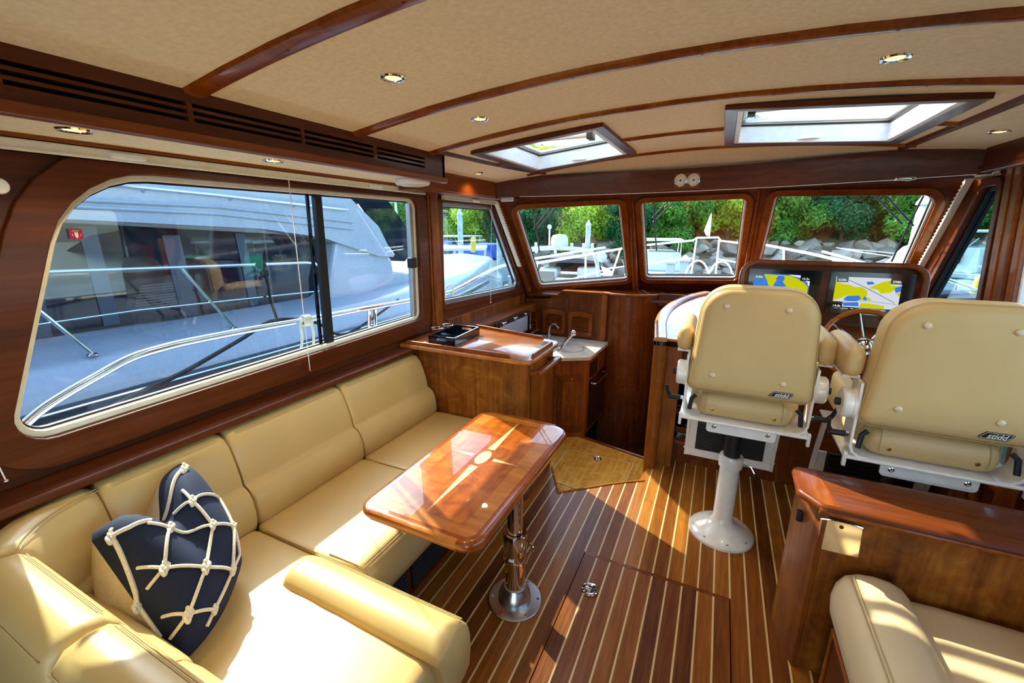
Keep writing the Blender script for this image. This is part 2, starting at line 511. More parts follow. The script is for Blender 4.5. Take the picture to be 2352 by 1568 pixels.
def pull_ring(parent, c, r):
    x, y, z = c
    d = obj('pull_cup', MB().lathe([(r, -.006), (r, .003), (r * .94, .006), (r * .84, .005), (r * .8, -.001), (.0, -.0015)], c, n=28), 'chrome', parent)
    t = [(x + r * .62 * cos(a), y + r * .62 * sin(a), z + .003) for a in [2 * pi * i / 24 for i in range(24)]]
    obj('ring', MB().tube(t, r * .11, 8, closed=True), 'chrome', d)
    obj('latch', MB().rbox(x - r * .62, x + r * .18, y - r * .2, y + r * .2, z - .002, z + .006, .002, 3), 'chrome', d)
    obj('finger_hole', MB().lathe([(r * .32, -.0012), (r * .32, .0006), (0, .0007)], (x + r * .3, y, z), n=16), 'rubber_black', d)
pull_ring(hatch, (-0.343, 1.488, 0.002), 0.036)

# sunken galley landing with burl hatch, nosing round the saloon sole
LZ = -0.20
land = struct('floor_landing', MB().prism([(-1.62, 2.05), (-0.24, 2.05), (-0.24, 2.99), (pz(1478, 1052, LZ).x, pz(1478, 1052, LZ).y), (pz(1352, 1009, LZ).x, pz(1352, 1009, LZ).y), (-.98, 3.3), (-1.62, 3.3)], LZ - .05, LZ), 'burl', 'sunken galley landing floor of golden burl', smooth=False)
lh = thing('landing_hatch', 'golden burl hatch in the sunken landing with small chrome ring', 'hatch', tuple(pz(1380, 1070, LZ)))
A, B_, C_, D_ = pz(1305, 1033, LZ), pz(1455, 1066, LZ), pz(1439, 1103, LZ), pz(1267, 1082, LZ)
A2 = [A, B_, B_ + (C_ - B_) * 2.2, D_ + (D_ - A) * .3]
cen = sum(A2, V()) / 4
obj('panel', MB().prism([(p.x, p.y) for p in A2], LZ, LZ + .003), 'burl', lh, smooth=False)
obj('border_strip', MB().ring([(p.x, p.y) for p in [cen + (q - cen) * .985 for q in A2]], [(p.x, p.y) for p in [cen + (q - cen) * 1.02 for q in A2]], Frame((0, 0, LZ), (1, 0, 0), (0, 1, 0), (0, 0, 1)), .001, .0045), 'holly', lh, smooth=False)
p = pz(1373, 1055, LZ)
pull_ring(lh, (p.x, p.y, LZ + .004), 0.032)
nose = [V((x, y, .001)) for x, y in edge_curve]
struct('trim_1', MB().tube(nose[:2], .007, 8).tube(nose[1:] , .007, 8), 'teak_plank', 'rounded wood nosing along the edge of the sunken landing')
e1, e2 = pz(1352, 1009, LZ), pz(1478, 1052, LZ)
struct('trim_2', MB().tube([e1 + (e1 - e2) * .25, e1, e2, V((-.24, 3.0, LZ + .004))], .014, 8), 'cherry_edge', 'wood nosing at the head of the companionway steps')
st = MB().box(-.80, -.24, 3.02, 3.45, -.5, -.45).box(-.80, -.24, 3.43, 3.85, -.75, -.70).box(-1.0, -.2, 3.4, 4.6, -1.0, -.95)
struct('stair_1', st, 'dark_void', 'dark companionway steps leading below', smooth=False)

# ================================================================== CEILING
def zc(X, Y=0.0):
    z = 1.945 + .02 * (X + .25) - .07 * (X + .25) ** 2
    t = max(0.0, min(1.0, (Y - 2.92) / .3)); return z - .085 * t * t
SKY = [(-1.13, -0.56, 2.02, 2.74), (0.0, 0.66, 2.0, 2.73)]
xt = sorted(set([-1.72, -1.6, -1.45, -1.3, -1.13, -.95, -.75, -.56, -.4, -.2, 0.0, .2, .45, .66, .85, 1.0, 1.15, 1.27]))
yt = [AFT, -.4, .4, 1.2, 2.0, 2.02, 2.73, 2.74, 2.92, 3.0, 3.08, 3.16, 3.24]
mb = MB()
for i in range(len(xt) - 1):
    for j in range(len(yt) - 1):
        cxm, cym = (xt[i] + xt[i + 1]) / 2, (yt[j] + yt[j + 1]) / 2
        if any(a < cxm < b and c < cym < d for a, b, c, d in SKY): continue
        q = [(xt[i], yt[j]), (xt[i + 1], yt[j]), (xt[i + 1], yt[j + 1]), (xt[i], yt[j + 1])]
        mb.add([(a, b, zc(a, b)) for a, b in q], [(0, 1, 2, 3)])
        mb.add([(a, b, zc(a, b) + .07) for a, b in q], [(0, 1, 2, 3)])
struct('ceiling', mb, 'headliner', 'cream cambered headliner overhead', angle=60)

def beam(n, Y, x0, x1, w, label, plugs=()):
    loops = []
    for i in range(25):
        x = x0 + (x1 - x0) * i / 24; z = zc(x, Y)
        loops.append([(x, Y - w / 2, z + .004), (x, Y - w / 2 + .006, z - .010), (x, Y - w * .18, z - .014), (x, Y + w * .18, z - .014), (x, Y + w / 2 - .006, z - .010), (x, Y + w / 2, z + .004)])
    o = struct('trim_%d' % n, MB().loft(loops), 'cherry_edge', label, angle=50)
    for x in plugs:
        obj('screw_plug', MB().lathe([(.004, 0), (.004, -.0006), (0, -.0007)], (x, Y, zc(x, Y) - .0138), n=10), 'rubber_black', o)
beam(3, .772, -1.3, .80, .062, 'wide wood ceiling batten farthest from the windshield', (-1.2, -.93, -.6))
beam(4, 1.35, -1.3, .80, .058, 'wood ceiling batten between the two rows of ceiling lights', (-1.0, -.78, -.45, -.1, .3, .7))
beam(5, 1.82, -1.3, .80, .046, 'wood ceiling batten just aft of the two skylights', (-.9, -.5, .1, .5))
beam(6, 2.38, -1.24, -1.17, .034, 'short ceiling batten outboard of the port skylight')
beam(7, 2.38, -.51, -.05, .034, 'short ceiling batten joining the two skylights', (-.45, -.1))
beam(8, 2.38, .71, .78, .034, 'short ceiling batten outboard of the starboard skylight')
beam(9, 2.88, -1.26, .80, .030, 'thin ceiling batten between the skylights and the brow', (-.6, .2))
def longbeam(n, pts, w, label):
    loops = [[(x - w / 2, y, zc(x, y) + .004), (x - w / 2 + .005, y, zc(x, y) - .012), (x + w / 2 - .005, y, zc(x, y) - .012), (x + w / 2, y, zc(x, y) + .004)] for x, y in pts]
    struct('trim_%d' % n, MB().loft(loops), 'cherry_y', label)
longbeam(10, [(-1.27, 1.80), (-1.25, 2.2), (-1.22, 2.6), (-1.17, 2.96)], .034, 'fore and aft ceiling batten on the galley side')
longbeam(11, [(.80, 1.2), (.80, 1.8), (.79, 2.4), (.77, 2.96)], .040, 'fore and aft ceiling batten above the helm')

# skylights
def skylight(n, r, label, tube_side):
    x0, x1, y0, y1 = r
    w = thing('window_%d' % n, label, None, ((x0 + x1) / 2, (y0 + y1) / 2, zc((x0 + x1) / 2) - .02), kind='structure')
    def ringz(a, b, za, zb):
        L = [(x0 - a, y0 - a), (x1 + a, y0 - a), (x1 + a, y1 + a), (x0 - a, y1 + a)]
        I = [(x0 - b, y0 - b), (x1 + b, y0 - b), (x1 + b, y1 + b), (x0 - b, y1 + b)]
        return MB().loft([[V((p, q, zc(p, q) + za)) for p, q in L], [V((p, q, zc(p, q) + zb)) for p, q in L],
                          [V((p, q, zc(p, q) + zb)) for p, q in I], [V((p, q, zc(p, q) + za)) for p, q in I]], closed=True)
    obj('frame', ringz(.045, .0, -.018, .002), 'cherry_x', w, smooth=False, bevel=.002)
    obj('liner', ringz(.004, -.020, -.016, .075), 'white_satin', w, smooth=False)
    obj('gasket', ringz(-.012, -.026, .060, .068), 'rubber_black', w, smooth=False)
    obj('hatch_rim', ringz(.0, -.04, .075, .09), 'white_satin', w, smooth=False)
    zt = zc((x0 + x1) / 2) + .085
    obj('pane', MB().box(x0 + .02, x1 - .02, y0 + .02, y1 - .02, zt, zt + .006), 'pane_glass', w, smooth=False)
    zr = min(zc(x0), zc(x1)) + .035
    obj('blind_roller', MB().tube([(x0 + .045, y0 + .11, zr + .02), (x1 - .045, y0 + .11, zr + .02)], .020, 14), 'white_satin', w)
    for xx in (x0 + .05, x1 - .05):
        obj('roller_bracket', MB().box(xx - .014, xx + .014, y0 + .08, y0 + .14, zr - .01, zr + .05), 'rubber_black', w, smooth=False, bevel=.003)
    xm = (x0 + x1) / 2
    obj('blind_tab', MB().prism([(xm + .05 * cos(a), y1 - .012 - .03 * sin(a)) for a in [pi * i / 12 for i in range(13)]], zc(xm, y1) - .010, zc(xm, y1) - .005), 'white_satin', w, smooth=False)
    return w
skylight(1, SKY[0], 'wood framed roof skylight over the galley', 0)
skylight(2, SKY[1], 'wood framed roof skylight over the helm chairs', 1)

# ================================================================== PORT WALL
XP = -1.65
FP = Frame((XP, 0, 0), (0, 1, 0), (0, 0, 1), (1, 0, 0))
mainC, mainR = [(.335, .925), (2.125, .947), (2.14, 1.663), (.60, 1.66)], [.07, .05, .06, .30]
fwdC, fwdR = [(2.37, 1.00), (3.64, .955), (3.10, 1.655), (2.39, 1.655)], [.015, .06, .05, .015]
wallp = MB().plate([(AFT, -.30), (4.3, -.30), (4.1, .86), (3.93, .90), (3.20, 1.80), (AFT, 1.86)],
                   [rpoly(mainC, mainR), rpoly(fwdC, fwdR)], FP, -.05, 0)
wall_port = struct('wall_port', wallp, 'cherry_y', 'dark varnished wood wall on the port side with two windows', smooth=False)
def plank_panel(y0, y1, z0, z1, parent, n, fr):
    for i in range(n):
        a = y0 + (y1 - y0) * i / n; b = y0 + (y1 - y0) * (i + 1) / n
        obj('plank', MB().plate([(a + .0012, z0), (b - .0012, z0), (b - .0012, z1), (a + .0012, z1)], [], fr, .0, .007), 'cherry_z', parent, smooth=False, bevel=.0015, seg=1)
plank_panel(2.40, 3.72, .80, .885, wall_port, 22, FP)

def window(n, C, R, fr, label, trim=.055, frame_w=.02, wood_m='cherry_y', pane='pane_glass', depth=-.045, alloy='cream_plastic', trim_t=.014):
    c0 = fr.at(C[0][0], C[0][1])
    w = thing('window_%d' % n, label, None, tuple(c0), kind='structure')
    obj('trim', MB().ring(rpoly(C, R, 0), rpoly(C, R, trim), fr, -.002, trim_t), wood_m, w, bevel=.003)
    obj('frame', MB().ring(rpoly(C, R, 0.0), rpoly(C, R, -frame_w), fr, depth - .01, -.012), alloy, w, bevel=.002)
    obj('gasket', MB().ring(rpoly(C, R, -frame_w), rpoly(C, R, -frame_w - .006), fr, depth - .006, depth + .010), 'rubber_black', w)
    obj('pane', MB().plate(rpoly(C, R, -frame_w + .004), [], fr, depth - .004, depth), pane, w, smooth=False)
    return w
wm = window(3, mainC, mainR, FP, 'long port side window with rounded corner and sliding pane', trim=.085, frame_w=.018, trim_t=.016, pane='pane_side')
# sliding pane upright, sash frame and latch
dv = lambda y0, y1, z0, z1, t0, t1: MB().plate([(y0, z0), (y1, z0), (y1, z1), (y0, z1)], [], FP, t0, t1)
obj('divider', MB().plate([(1.415, .95), (1.455, .95), (1.475, 1.655), (1.440, 1.655)], [], FP, -.045, -.020), 'rubber_black', wm, smooth=False)
obj('sash_edge', MB().plate([(1.385, .95), (1.395, .95), (1.415, 1.655), (1.405, 1.655)], [], FP, -.043, -.030), 'smoke_glass', wm, smooth=False)
obj('sash', MB().plate([(2.075, .965), (2.105, .965), (2.115, 1.645), (2.09, 1.645)], [], FP, -.045, -.016), 'grey_alloy', wm, smooth=False, bevel=.004)
obj('latch', MB().rbox(XP - .03, XP + .012, 2.055, 2.10, 1.265, 1.325, .006, 3), 'rubber_black', wm)
wf = window(4, fwdC, fwdR, FP, 'port side window ahead of the post with a slanted front edge', trim=.045, frame_w=.022, alloy='grey_alloy', pane='pane_side')
# red dated sticker on the window
stk = thing('window_sticker', 'small red sticker with white digits on the long side window', 'sticker', tuple(px(172, 537, XP - .043)))
q = [px(157, 525, XP - .038), px(188, 526, XP - .038), px(193, 549, XP - .038), px(162, 549, XP - .038)]
obj('sheet', MB().loft([q, [p + V((-.0015, 0, 0)) for p in q]]), 'red_print', stk, smooth=False)
su = (q[1] - q[0]).normalized(); sv = V((0, 0, 1))
fs = Frame((q[0] + q[1] + q[2] + q[3]) / 4, (0, 1, 0), (0, 0, 1), (1, 0, 0))
sh = (q[1] - q[0]).length
obj('digit', text_mb('2', sh * .30, Frame(fs.at(-sh * .31, -.002), fs.u, fs.w, fs.n), .001), 'white_paper', stk, smooth=False)
obj('digit', text_mb('7', sh * .30, Frame(fs.at(sh * .31, -.004), fs.u, fs.w, fs.n), .001), 'white_paper', stk, smooth=False)
obj('shield', MB().plate([(-sh * .13, .006), (-sh * .13, -.006), (-.0, -.013), (sh * .13, -.006), (sh * .13, .006), (0, .004)], [], fs, .0005, .0012), 'white_paper', stk, smooth=False)
obj('line', MB().plate([(-sh * .3, sh * .28), (sh * .2, sh * .28), (sh * .2, sh * .33), (-sh * .3, sh * .33)], [], fs, .0005, .0012), 'white_paper', stk, smooth=False)

# ledge behind the settee, galley ledge, posts
struct('trim_12', MB().box(XP, -1.535, .05, 1.93, .795, .822).box(XP, -1.60, .05, 1.93, .70, .795), 'cherry_y', 'wood ledge running behind the settee back', smooth=False, bevel=.006)
struct('trim_13', MB().box(XP, -1.55, 2.0, 3.78, .775, .800).box(-1.565, -1.545, 2.0, 3.78, .725, .790), 'cherry_edge', 'wood ledge with lip under the slanted port window', smooth=False, bevel=.004)
struct('trim_14', MB().box(XP, XP + .03, 2.245, 2.315, .80, 1.71), 'cherry_z', 'upright wood post between the two port windows', smooth=False, bevel=.006)
struct('trim_15', MB().box(XP, XP + .022, 2.318, 2.332, .80, 1.71).box(XP, XP + .02, 2.228, 2.242, .80, 1.71), 'cherry_edge', 'thin wood beads beside the port window post', smooth=False, bevel=.004)

# soffit with air slots
sof = thing('overhead_soffit', 'long wood soffit box with rows of air slots above the port window', None, (-1.3, .4, 1.72), kind='structure')
XS = -1.3
SL = [(1.806, 1.816), (1.788, 1.798), (1.770, 1.780)]
obj('upper_band', MB().box(XS - .02, XS, AFT, 1.93, 1.816, 1.872), 'cherry_y', sof, smooth=False)
obj('lower_band', MB().box(XS - .02, XS, AFT, 1.93, 1.728, 1.770), 'cherry_y', sof, smooth=False)
obj('lip', MB().box(XS - .03, XS + .012, AFT, 1.94, 1.716, 1.742), 'cherry_edge', sof, smooth=False, bevel=.006)
obj('backing', MB().box(XS - .10, XS - .06, AFT, 1.9, 1.75, 1.86), 'dark_void', sof, smooth=False)
obj('end_panel', MB().box(XP, XS, 1.905, 1.93, 1.728, 1.86), 'cherry_x', sof, smooth=False, bevel=.004)
g0 = .414
grp = [(g0 - .345 * k, g0 - .345 * k + .333) for k in range(4, 0, -1)] + [(.414, .747), (.760, 1.093), (1.107, 1.428), (1.449, 1.765)]
prev = AFT
for a, b in grp:
    obj('divider', MB().box(XS - .02, XS, prev, a, 1.770, 1.816), 'cherry_y', sof, smooth=False); prev = b
    for zl, zh in ((1.780, 1.788), (1.798, 1.806)):
        obj('slat', MB().box(XS - .018, XS - .001, a, b, zl, zh), 'cherry_y', sof, smooth=False)
obj('divider', MB().box(XS - .02, XS, prev, 1.93, 1.770, 1.816), 'cherry_y', sof, smooth=False)
obj('underside', MB().box(XP + .03, XS - .03, AFT, 1.90, 1.726, 1.734), 'headliner', sof, smooth=False)
obj('inner_bead', MB().box(XP + .03, XP + .055, AFT, 1.93, 1.716, 1.732), 'cherry_edge', sof, smooth=False, bevel=.003)
# frieze between soffit end and brow
struct('trim_16', MB().box(-1.53, -1.50, 1.93, 2.86, 1.705, 1.875).box(XP, -1.50, 1.93, 2.95, 1.695, 1.708), 'cherry_edge', 'wood frieze panel between the soffit and the windshield brow', smooth=False, bevel=.003)
# brow over the windshield
def brow_y(x): return 3.15 - .26 * ((x + .22) / 1.28) ** 2
loops = []
for i in range(31):
    x = -1.52 + 2.62 * i / 30; y = brow_y(x)
    zb = 1.733 + .012 * (x + .22); zt = 1.87 + .014 * (x + .22)
    loops.append([(x, y, zb), (x, y, zt), (x, y + .05, zt), (x, y + .05, zb + .004), (x, y + .012, zb - .008)])
brow = struct('trim_17', MB().loft(loops), 'cherry_x', 'deep curved wood brow above the windshield', angle=40)
struct('trim_18', MB().loft([[(x, brow_y(x) + .04, 1.728), (x, brow_y(x) + .04, 1.738), (x, 3.62 - .3 * ((x + .22) / 1.28) ** 2, 1.80), (x, 3.62 - .3 * ((x + .22) / 1.28) ** 2, 1.79)] for x in [-1.6 + .14 * i for i in range(20)]]), 'cherry_x', 'wood panel closing the gap over the windshield frames', smooth=True)

# ================================================================== WINDSHIELD
def pane_frame(TL, TR, BR, BL):
    u = ((TR - TL) + (BR - BL)).normalized(); v = ((TL - BL) + (TR - BR)); v = (v - u * v.dot(u)).normalized()
    n = u.cross(v)
    c = (TL + TR + BR + BL) / 4
    if n.dot(CO - c) < 0: n = -n
    fr = Frame(c, u, v, n)
    return fr, [fr.inv(p)[:2] for p in (BL, BR, TR, TL)]
quads = [(py(1183, 480, 3.2), py(1424, 466, 3.45), py(1443, 643, 3.97), py(1240, 657, 3.77)),
         (py(1472, 463, 3.5), py(1716, 455, 3.5), py(1692, 641, 4.02), py(1482, 641, 4.02)),
         (py(1780, 450, 3.45), py(2158, 444, 3.38), V((1.145, 3.92, .965)), V((.265, 3.97, 1.05)))]
wlab = ['port windshield pane with wood frame', 'centre windshield pane with wood frame', 'starboard windshield pane in front of the helm']
wall_front = None
for i, qd in enumerate(quads):
    fr, C = pane_frame(*qd)
    cr = [.035, .035, .04, .04] if i else [.04, .03, .04, .05]
    if i == 2: cr = [.03, .03, .08, .03]
    ex = [(C[0][0] - .075, C[0][1] - .20), (C[1][0] + .075, C[1][1] - .20), (C[2][0] + .075, C[2][1] + .10), (C[3][0] - .075, C[3][1] + .10)]
    if i == 0: ex[0] = (ex[0][0] - .09, ex[0][1]); ex[3] = (ex[3][0] - .12, ex[3][1])
    if i == 2: ex[1] = (ex[1][0] + .005, ex[1][1]); ex[2] = (ex[2][0] + .02, ex[2][1] + .04)
    pl = MB().plate(ex, [rpoly(C, cr)], fr, -.045, 0)
    if wall_front is None: wall_front = struct('wall_front', pl, 'cherry_x', 'dark wood windshield wall around three panes', smooth=False)
    else: obj('panel', pl, 'cherry_x', wall_front, smooth=False)
    window(5 + i, C, cr, fr, wlab[i], trim=.045, frame_w=.014, depth=-.04, alloy='white_satin', pane='pane_glass', wood_m='cherry_edge')
for nm, a, b, n in (('a', 0, 1, 19), ('b', 1, 2, 20)):
    t = (quads[a][1] + quads[b][0]) / 2 + V((0, -.012, .05)); bo = (quads[a][2] + quads[b][3]) / 2 + V((0, -.012, -.10))
    m = MB()
    for dx in (-.012, .012):
        m.tube([t + V((dx, 0, 0)), bo + V((dx, 0, 0))], .013, 10)
    struct('trim_%d' % n, m, 'cherry_edge', ['beaded wood pillar between the port and centre panes', 'beaded wood pillar between the centre and starboard panes'][n - 19])
# corner boards where side walls meet the windshield
struct('trim_21', MB().tube([(-1.62, 3.10, 1.72), (-1.62, 3.80, .86)], .03, 10), 'cherry_z', 'wood corner board between port wall and windshield')
struct('trim_22', MB().tube([(1.19, 3.34, 1.76), (1.19, 4.0, .90)], .016, 10), 'cherry_z', 'wood corner board between starboard wall and windshield')
# dashboard shelf below the panes
ds = MB().loft([[(x, 3.80 - .06 * abs(x + .22), .875), (x, 4.12 - .24 * abs(x + .22), .915), (x, 4.12 - .24 * abs(x + .22), .945), (x, 3.80 - .06 * abs(x + .22), .895)] for x in [-1.62 + .14 * i for i in range(21)]])
struct('trim_23', ds, 'cherry_x', 'dark wood shelf under the windshield panes', angle=40)
struct('trim_24', MB().box(-1.66, 1.22, 4.12, 4.2, -1.0, .92), 'dark_void', 'dark bulkhead below the windshield', smooth=False)

# ================================================================== STARBOARD WALL
XSB = 1.20
FS = Frame((XSB, 0, 0), (0, 1, 0), (0, 0, 1), (-1, 0, 0))
sideC, sideR = [(2.90, .95), (3.62, .95), (3.17, 1.70), (3.03, 1.70)], [.02, .05, .03, .02]
doorC, doorR = [(2.31, .415), (2.50, .415), (2.75, 1.72), (2.36, 1.72)], [.015] * 4
aftC, aftR = [(-.5, .94), (1.95, .94), (1.97, 1.66), (-.3, 1.66)], [.07, .06, .06, .25]
wall_sb = struct('wall_starboard', MB().plate([(AFT, -.30), (4.3, -.30), (4.2, .86), (4.06, .90), (3.38, 1.86), (AFT, 1.88)],
     [rpoly(sideC, sideR), rpoly(doorC, doorR), rpoly(aftC, aftR)], FS, -.05, 0), 'cherry_y', 'dark varnished wood wall on the starboard side', smooth=False)
window(8, sideC, sideR, FS, 'narrow starboard side window beside the dashboard', trim=.04, frame_w=.02, alloy='rubber_black', pane='pane_tinted')
window(9, aftC, aftR, FS, 'long starboard side window above the settee', trim=.08, frame_w=.018)
dr = thing('door_1', 'glazed helm side door with white metal frame', None, (XSB, 2.5, .3), kind='structure')
obj('frame', MB().ring(rpoly(doorC, doorR, .0), rpoly(doorC, doorR, -.03), FS, -.05, .004), 'white_satin', dr, bevel=.004)
obj('sill_bead', MB().ring(rpoly(doorC, doorR, .022), rpoly(doorC, doorR, .0), FS, -.002, .014), 'cherry_edge', dr)
obj('pane', MB().plate(rpoly(doorC, doorR, -.026), [], FS, -.034, -.030), 'pane_tinted', dr, smooth=False)
def rake(y0, y1, x0=1.168, z0=0.0, z1=1.78, k=.19):
    f = lambda y, z: y + (z - 1.145) * k
    return MB().hexa([(x0, f(y0, z0), z0), (XSB, f(y0, z0), z0), (XSB, f(y1, z0), z0), (x0, f(y1, z0), z0), (x0, f(y0, z1), z1), (XSB, f(y0, z1), z1), (XSB, f(y1, z1), z1), (x0, f(y1, z1), z1)])
struct('trim_25', rake(2.69, 2.83), 'cherry_z', 'stout raked wood post between the helm door and side window', smooth=False, bevel=.012)
struct('trim_26', rake(2.755, 2.765, 1.163), 'cherry_edge', 'thin bead down the middle of the raked helm door post', smooth=False)
struct('trim_27', rake(2.62, 2.67, 1.175), 'cherry_edge', 'slim wood casing at the forward edge of the helm door', smooth=False, bevel=.006)
struct('trim_28', MB().box(1.15, XSB, 2.16, 2.295, .0, 1.80), 'cherry_z', 'flat wood casing at the aft edge of the helm door', smooth=False, bevel=.01)
# starboard soffit, mirror of the port one
ss = MB().box(.80, 1.20, AFT, 1.93, 1.735, 1.90)
struct('trim_29', ss, 'cherry_y', 'wood soffit box above the starboard window', smooth=False, bevel=.006)
struct('trim_30', MB().box(1.05, 1.08, 1.93, 2.86, 1.745, 1.90).box(1.05, XSB, 1.93, 2.95, 1.765, 1.775), 'cherry_y', 'wood frieze above the helm door', smooth=False, bevel=.004)

# aft bulkhead with wide open doorway, unseen deck added behind for bounce light
struct('wall_aft', MB().box(XP - .05, -1.05, AFT - .05, AFT, -.3, 1.95).box(.75, XSB + .05, AFT - .05, AFT, -.3, 1.95).box(-1.05, .75, AFT - .05, AFT, 1.86, 1.97), 'cherry_z', 'aft cabin bulkhead with a wide open doorway', smooth=False)
struct('floor_bounce_deck', MB().box(-1.9, 1.5, -4.2, AFT - .05, -.12, -.06), 'white_satin', 'unseen pale deck added behind the open doorway to bounce light in', smooth=False)

# ================================================================== DOWNLIGHTS
LIGHTS = [(-.880, 1.067, None, 'recessed ceiling light on the port side between the two widest battens'), (-.892, 1.575, None, 'recessed ceiling light ahead of the port soffit slots'), (-1.422, 2.48, None, 'recessed ceiling light outboard of the port skylight'),
          (.358, 1.586, None, 'recessed ceiling light over the helm chairs'), (.948, 2.51, None, 'recessed ceiling light outboard of the starboard skylight'),
          (-1.425, .554, 1.726, 'recessed light under the soffit by the rounded window corner'), (-1.448, 1.087, 1.726, 'recessed light under the soffit over the middle of the settee'), (.36, 1.06, None, 'unseen ceiling light mirrored over the starboard settee end')]  # last one is out of view, mirrored and added for its light
for x, y, z, lab in LIGHTS:
    z0 = z if z else zc(x, y)
    t = thing('downlight', lab, 'light', (x, y, z0 - .008), group='recessed ceiling lights')
    obj('bezel', MB().lathe([(.036, .008), (.036, -.001), (.033, -.005), (.026, -.004), (.022, .004), (.022, .010)], (x, y, z0), n=28, cap=False), 'chrome', t)
    obj('lens', MB().lathe([(.024, .001), (.021, -.0025), (.0, -.0035)], (x, y, z0), n=20), 'lamp_lens', t)
    ld = bpy.data.lights.new('downlight_glow', 'SPOT'); ld.energy = 2.2; ld.color = (1.0, .78, .48); ld.spot_size = radians(130); ld.spot_blend = .8; ld.shadow_soft_size = .02
    lo = bpy.data.objects.new('downlight_glow', ld); col.objects.link(lo); lo.parent = t; lo.location = (0, 0, -.002)

# unseen overhangs added outside both walls, port one fitted to the table's shade edge
struct('added_overhang', MB().box(-1.93, -1.70, AFT, 2.15, 1.815, 1.86).box(1.25, 1.48, AFT, 2.15, 1.83, 1.875), 'gelcoat', 'unseen roof overhang added outside the side windows', smooth=False, bevel=.01)
struct('roof_sky_blocker', MB().box(-1.75, 1.35, -3.4, AFT - .05, 1.90, 1.98), 'gelcoat', 'unseen hardtop added behind the cabin to block high sky', smooth=False)  # added out of view to cut the sky light from aft
# ================================================================== CORNER SETTEE (port)
def sweep(path, prof, shrink=True):
    """path: list of (x, y, nx, ny); prof: list of (d, z)"""
    L = [0.0]
    for a, b in zip(path, path[1:]): L.append(L[-1] + sqrt((a[0] - b[0]) ** 2 + (a[1] - b[1]) ** 2))
    cd = sum(p[0] for p in prof) / len(prof); cz = sum(p[1] for p in prof) / len(prof)
    loops = []
    for (x, y, nx, ny), s in zip(path, L):
        e = min(s, L[-1] - s); k = 1.0
        if shrink:
            k = .90 if e < .002 else (.965 if e < .009 else (.99 if e < .02 else 1.0))
        loops.append([V((x + nx * (cd + (d - cd) * k), y + ny * (cd + (d - cd) * k), cz + (z - cz) * k)) for d, z in prof])
    return MB().loft(loops)
def line_path(p, q, nrm, n=10):
    L = sqrt((p[0] - q[0]) ** 2 + (p[1] - q[1]) ** 2)
    ts = [0, .007 / L, .018 / L] + [.03 / L + (1 - .06 / L) * i / n for i in range(n + 1)] + [1 - .018 / L, 1 - .007 / L, 1]
    return [(p[0] + (q[0] - p[0]) * t, p[1] + (q[1] - p[1]) * t, nrm[0], nrm[1]) for t in ts]
BACK = [(0, .42), (0, .55), (0, .70), (.008, .758), (.030, .782), (.065, .786), (.095, .778), (.116, .752), (.132, .71), (.146, .665), (.156, .625), (.160, .597), (.163, .587), (.175, .582), (.197, .566), (.214, .535), (.222, .495), (.222, .455), (.212, .425), (.18, .41), (.06, .41)]
settee = thing('corner_settee', 'cream leather corner settee under the long port window', 'settee', (-1.2, .9, 0))
RX = -1.632
runs = [line_path((RX, 1.925), (RX, 1.345), (1, 0)), line_path((RX, 1.338), (RX, .815), (1, 0)), line_path((RX, .808), (RX, .455), (1, 0))]
corner = []
for i in range(13):
    t = i / 12; a = (pi / 2) * t
    c0 = V((RX, .45)); c1 = V((-1.60, .22)); c2 = V((-1.40, .155))
    p = c0 * (1 - t) ** 2 + c1 * 2 * t * (1 - t) + c2 * t * t
    corner.append((p.x, p.y, cos(a), sin(a)))
aft1 = line_path((-1.395, .155), (-.985, .155), (0, 1)); aft2 = line_path((-.978, .155), (-.40, .155), (0, 1))
for pth, nm in ((runs[0], 0), (runs[1], 0), (runs[2], 0), (corner, 0), (aft1, 0), (aft2, 0)):
    b = obj('back_cushion', sweep(pth, BACK), 'cream_leather', settee, angle=60)
    for (d, z) in ((.104, .7733), (.097, .7772)):
        obj('seam', MB().tube([(x + nx * d, y + ny * d, z) for x, y, nx, ny in (pth if pth is corner else pth[3:-3])], .0012, 5), 'seam_thread', b)
    if pth is aft1 or pth is aft2 or pth is corner:
        obj('seam', MB().tube([(x + nx * .004, y + ny * .006, .757) for x, y, nx, ny in pth[2:-2]], .0016, 5), 'seam_thread', b)
SEAT = [(-.02, .30), (-.02, .43), (-.008, .445), (.03, .448), (.15, .447), (.26, .449), (.34, .452), (.42, .456), (.48, .458), (.515, .450), (.534, .425), (.540, .390), (.538, .345), (.53, .31), (.50, .295), (.2, .295)]
def seat(path, prof):
    b = obj('seat_cushion', sweep(path, prof), 'cream_leather', settee, angle=60)
    return b
s1 = seat(line_path((-1.42, 1.925), (-1.42, 1.335), (1, 0)), SEAT)
s2 = seat(line_path((-1.42, 1.328), (-1.42, .80), (1, 0)), SEAT)
for s_, pa, pb in ((s1, 1.92, 1.34), (s2, 1.322, .806)):
    for d, z in ((.497, .4575), (.508, .4545)):
        obj('seam', MB().tube([(-1.42 + d, pa, z), (-1.42 + d, pb, z)], .0015, 5), 'seam_thread', s_)
    obj('seam', MB().tube([(-1.42 + .36, pb + .002, .4545), (-1.42 + .50, pb + .002, .458), (-1.42 + .53, pb + .002, .43), (-1.42 + .537, pb + .002, .33)], .002, 5), 'seam_thread', s_)
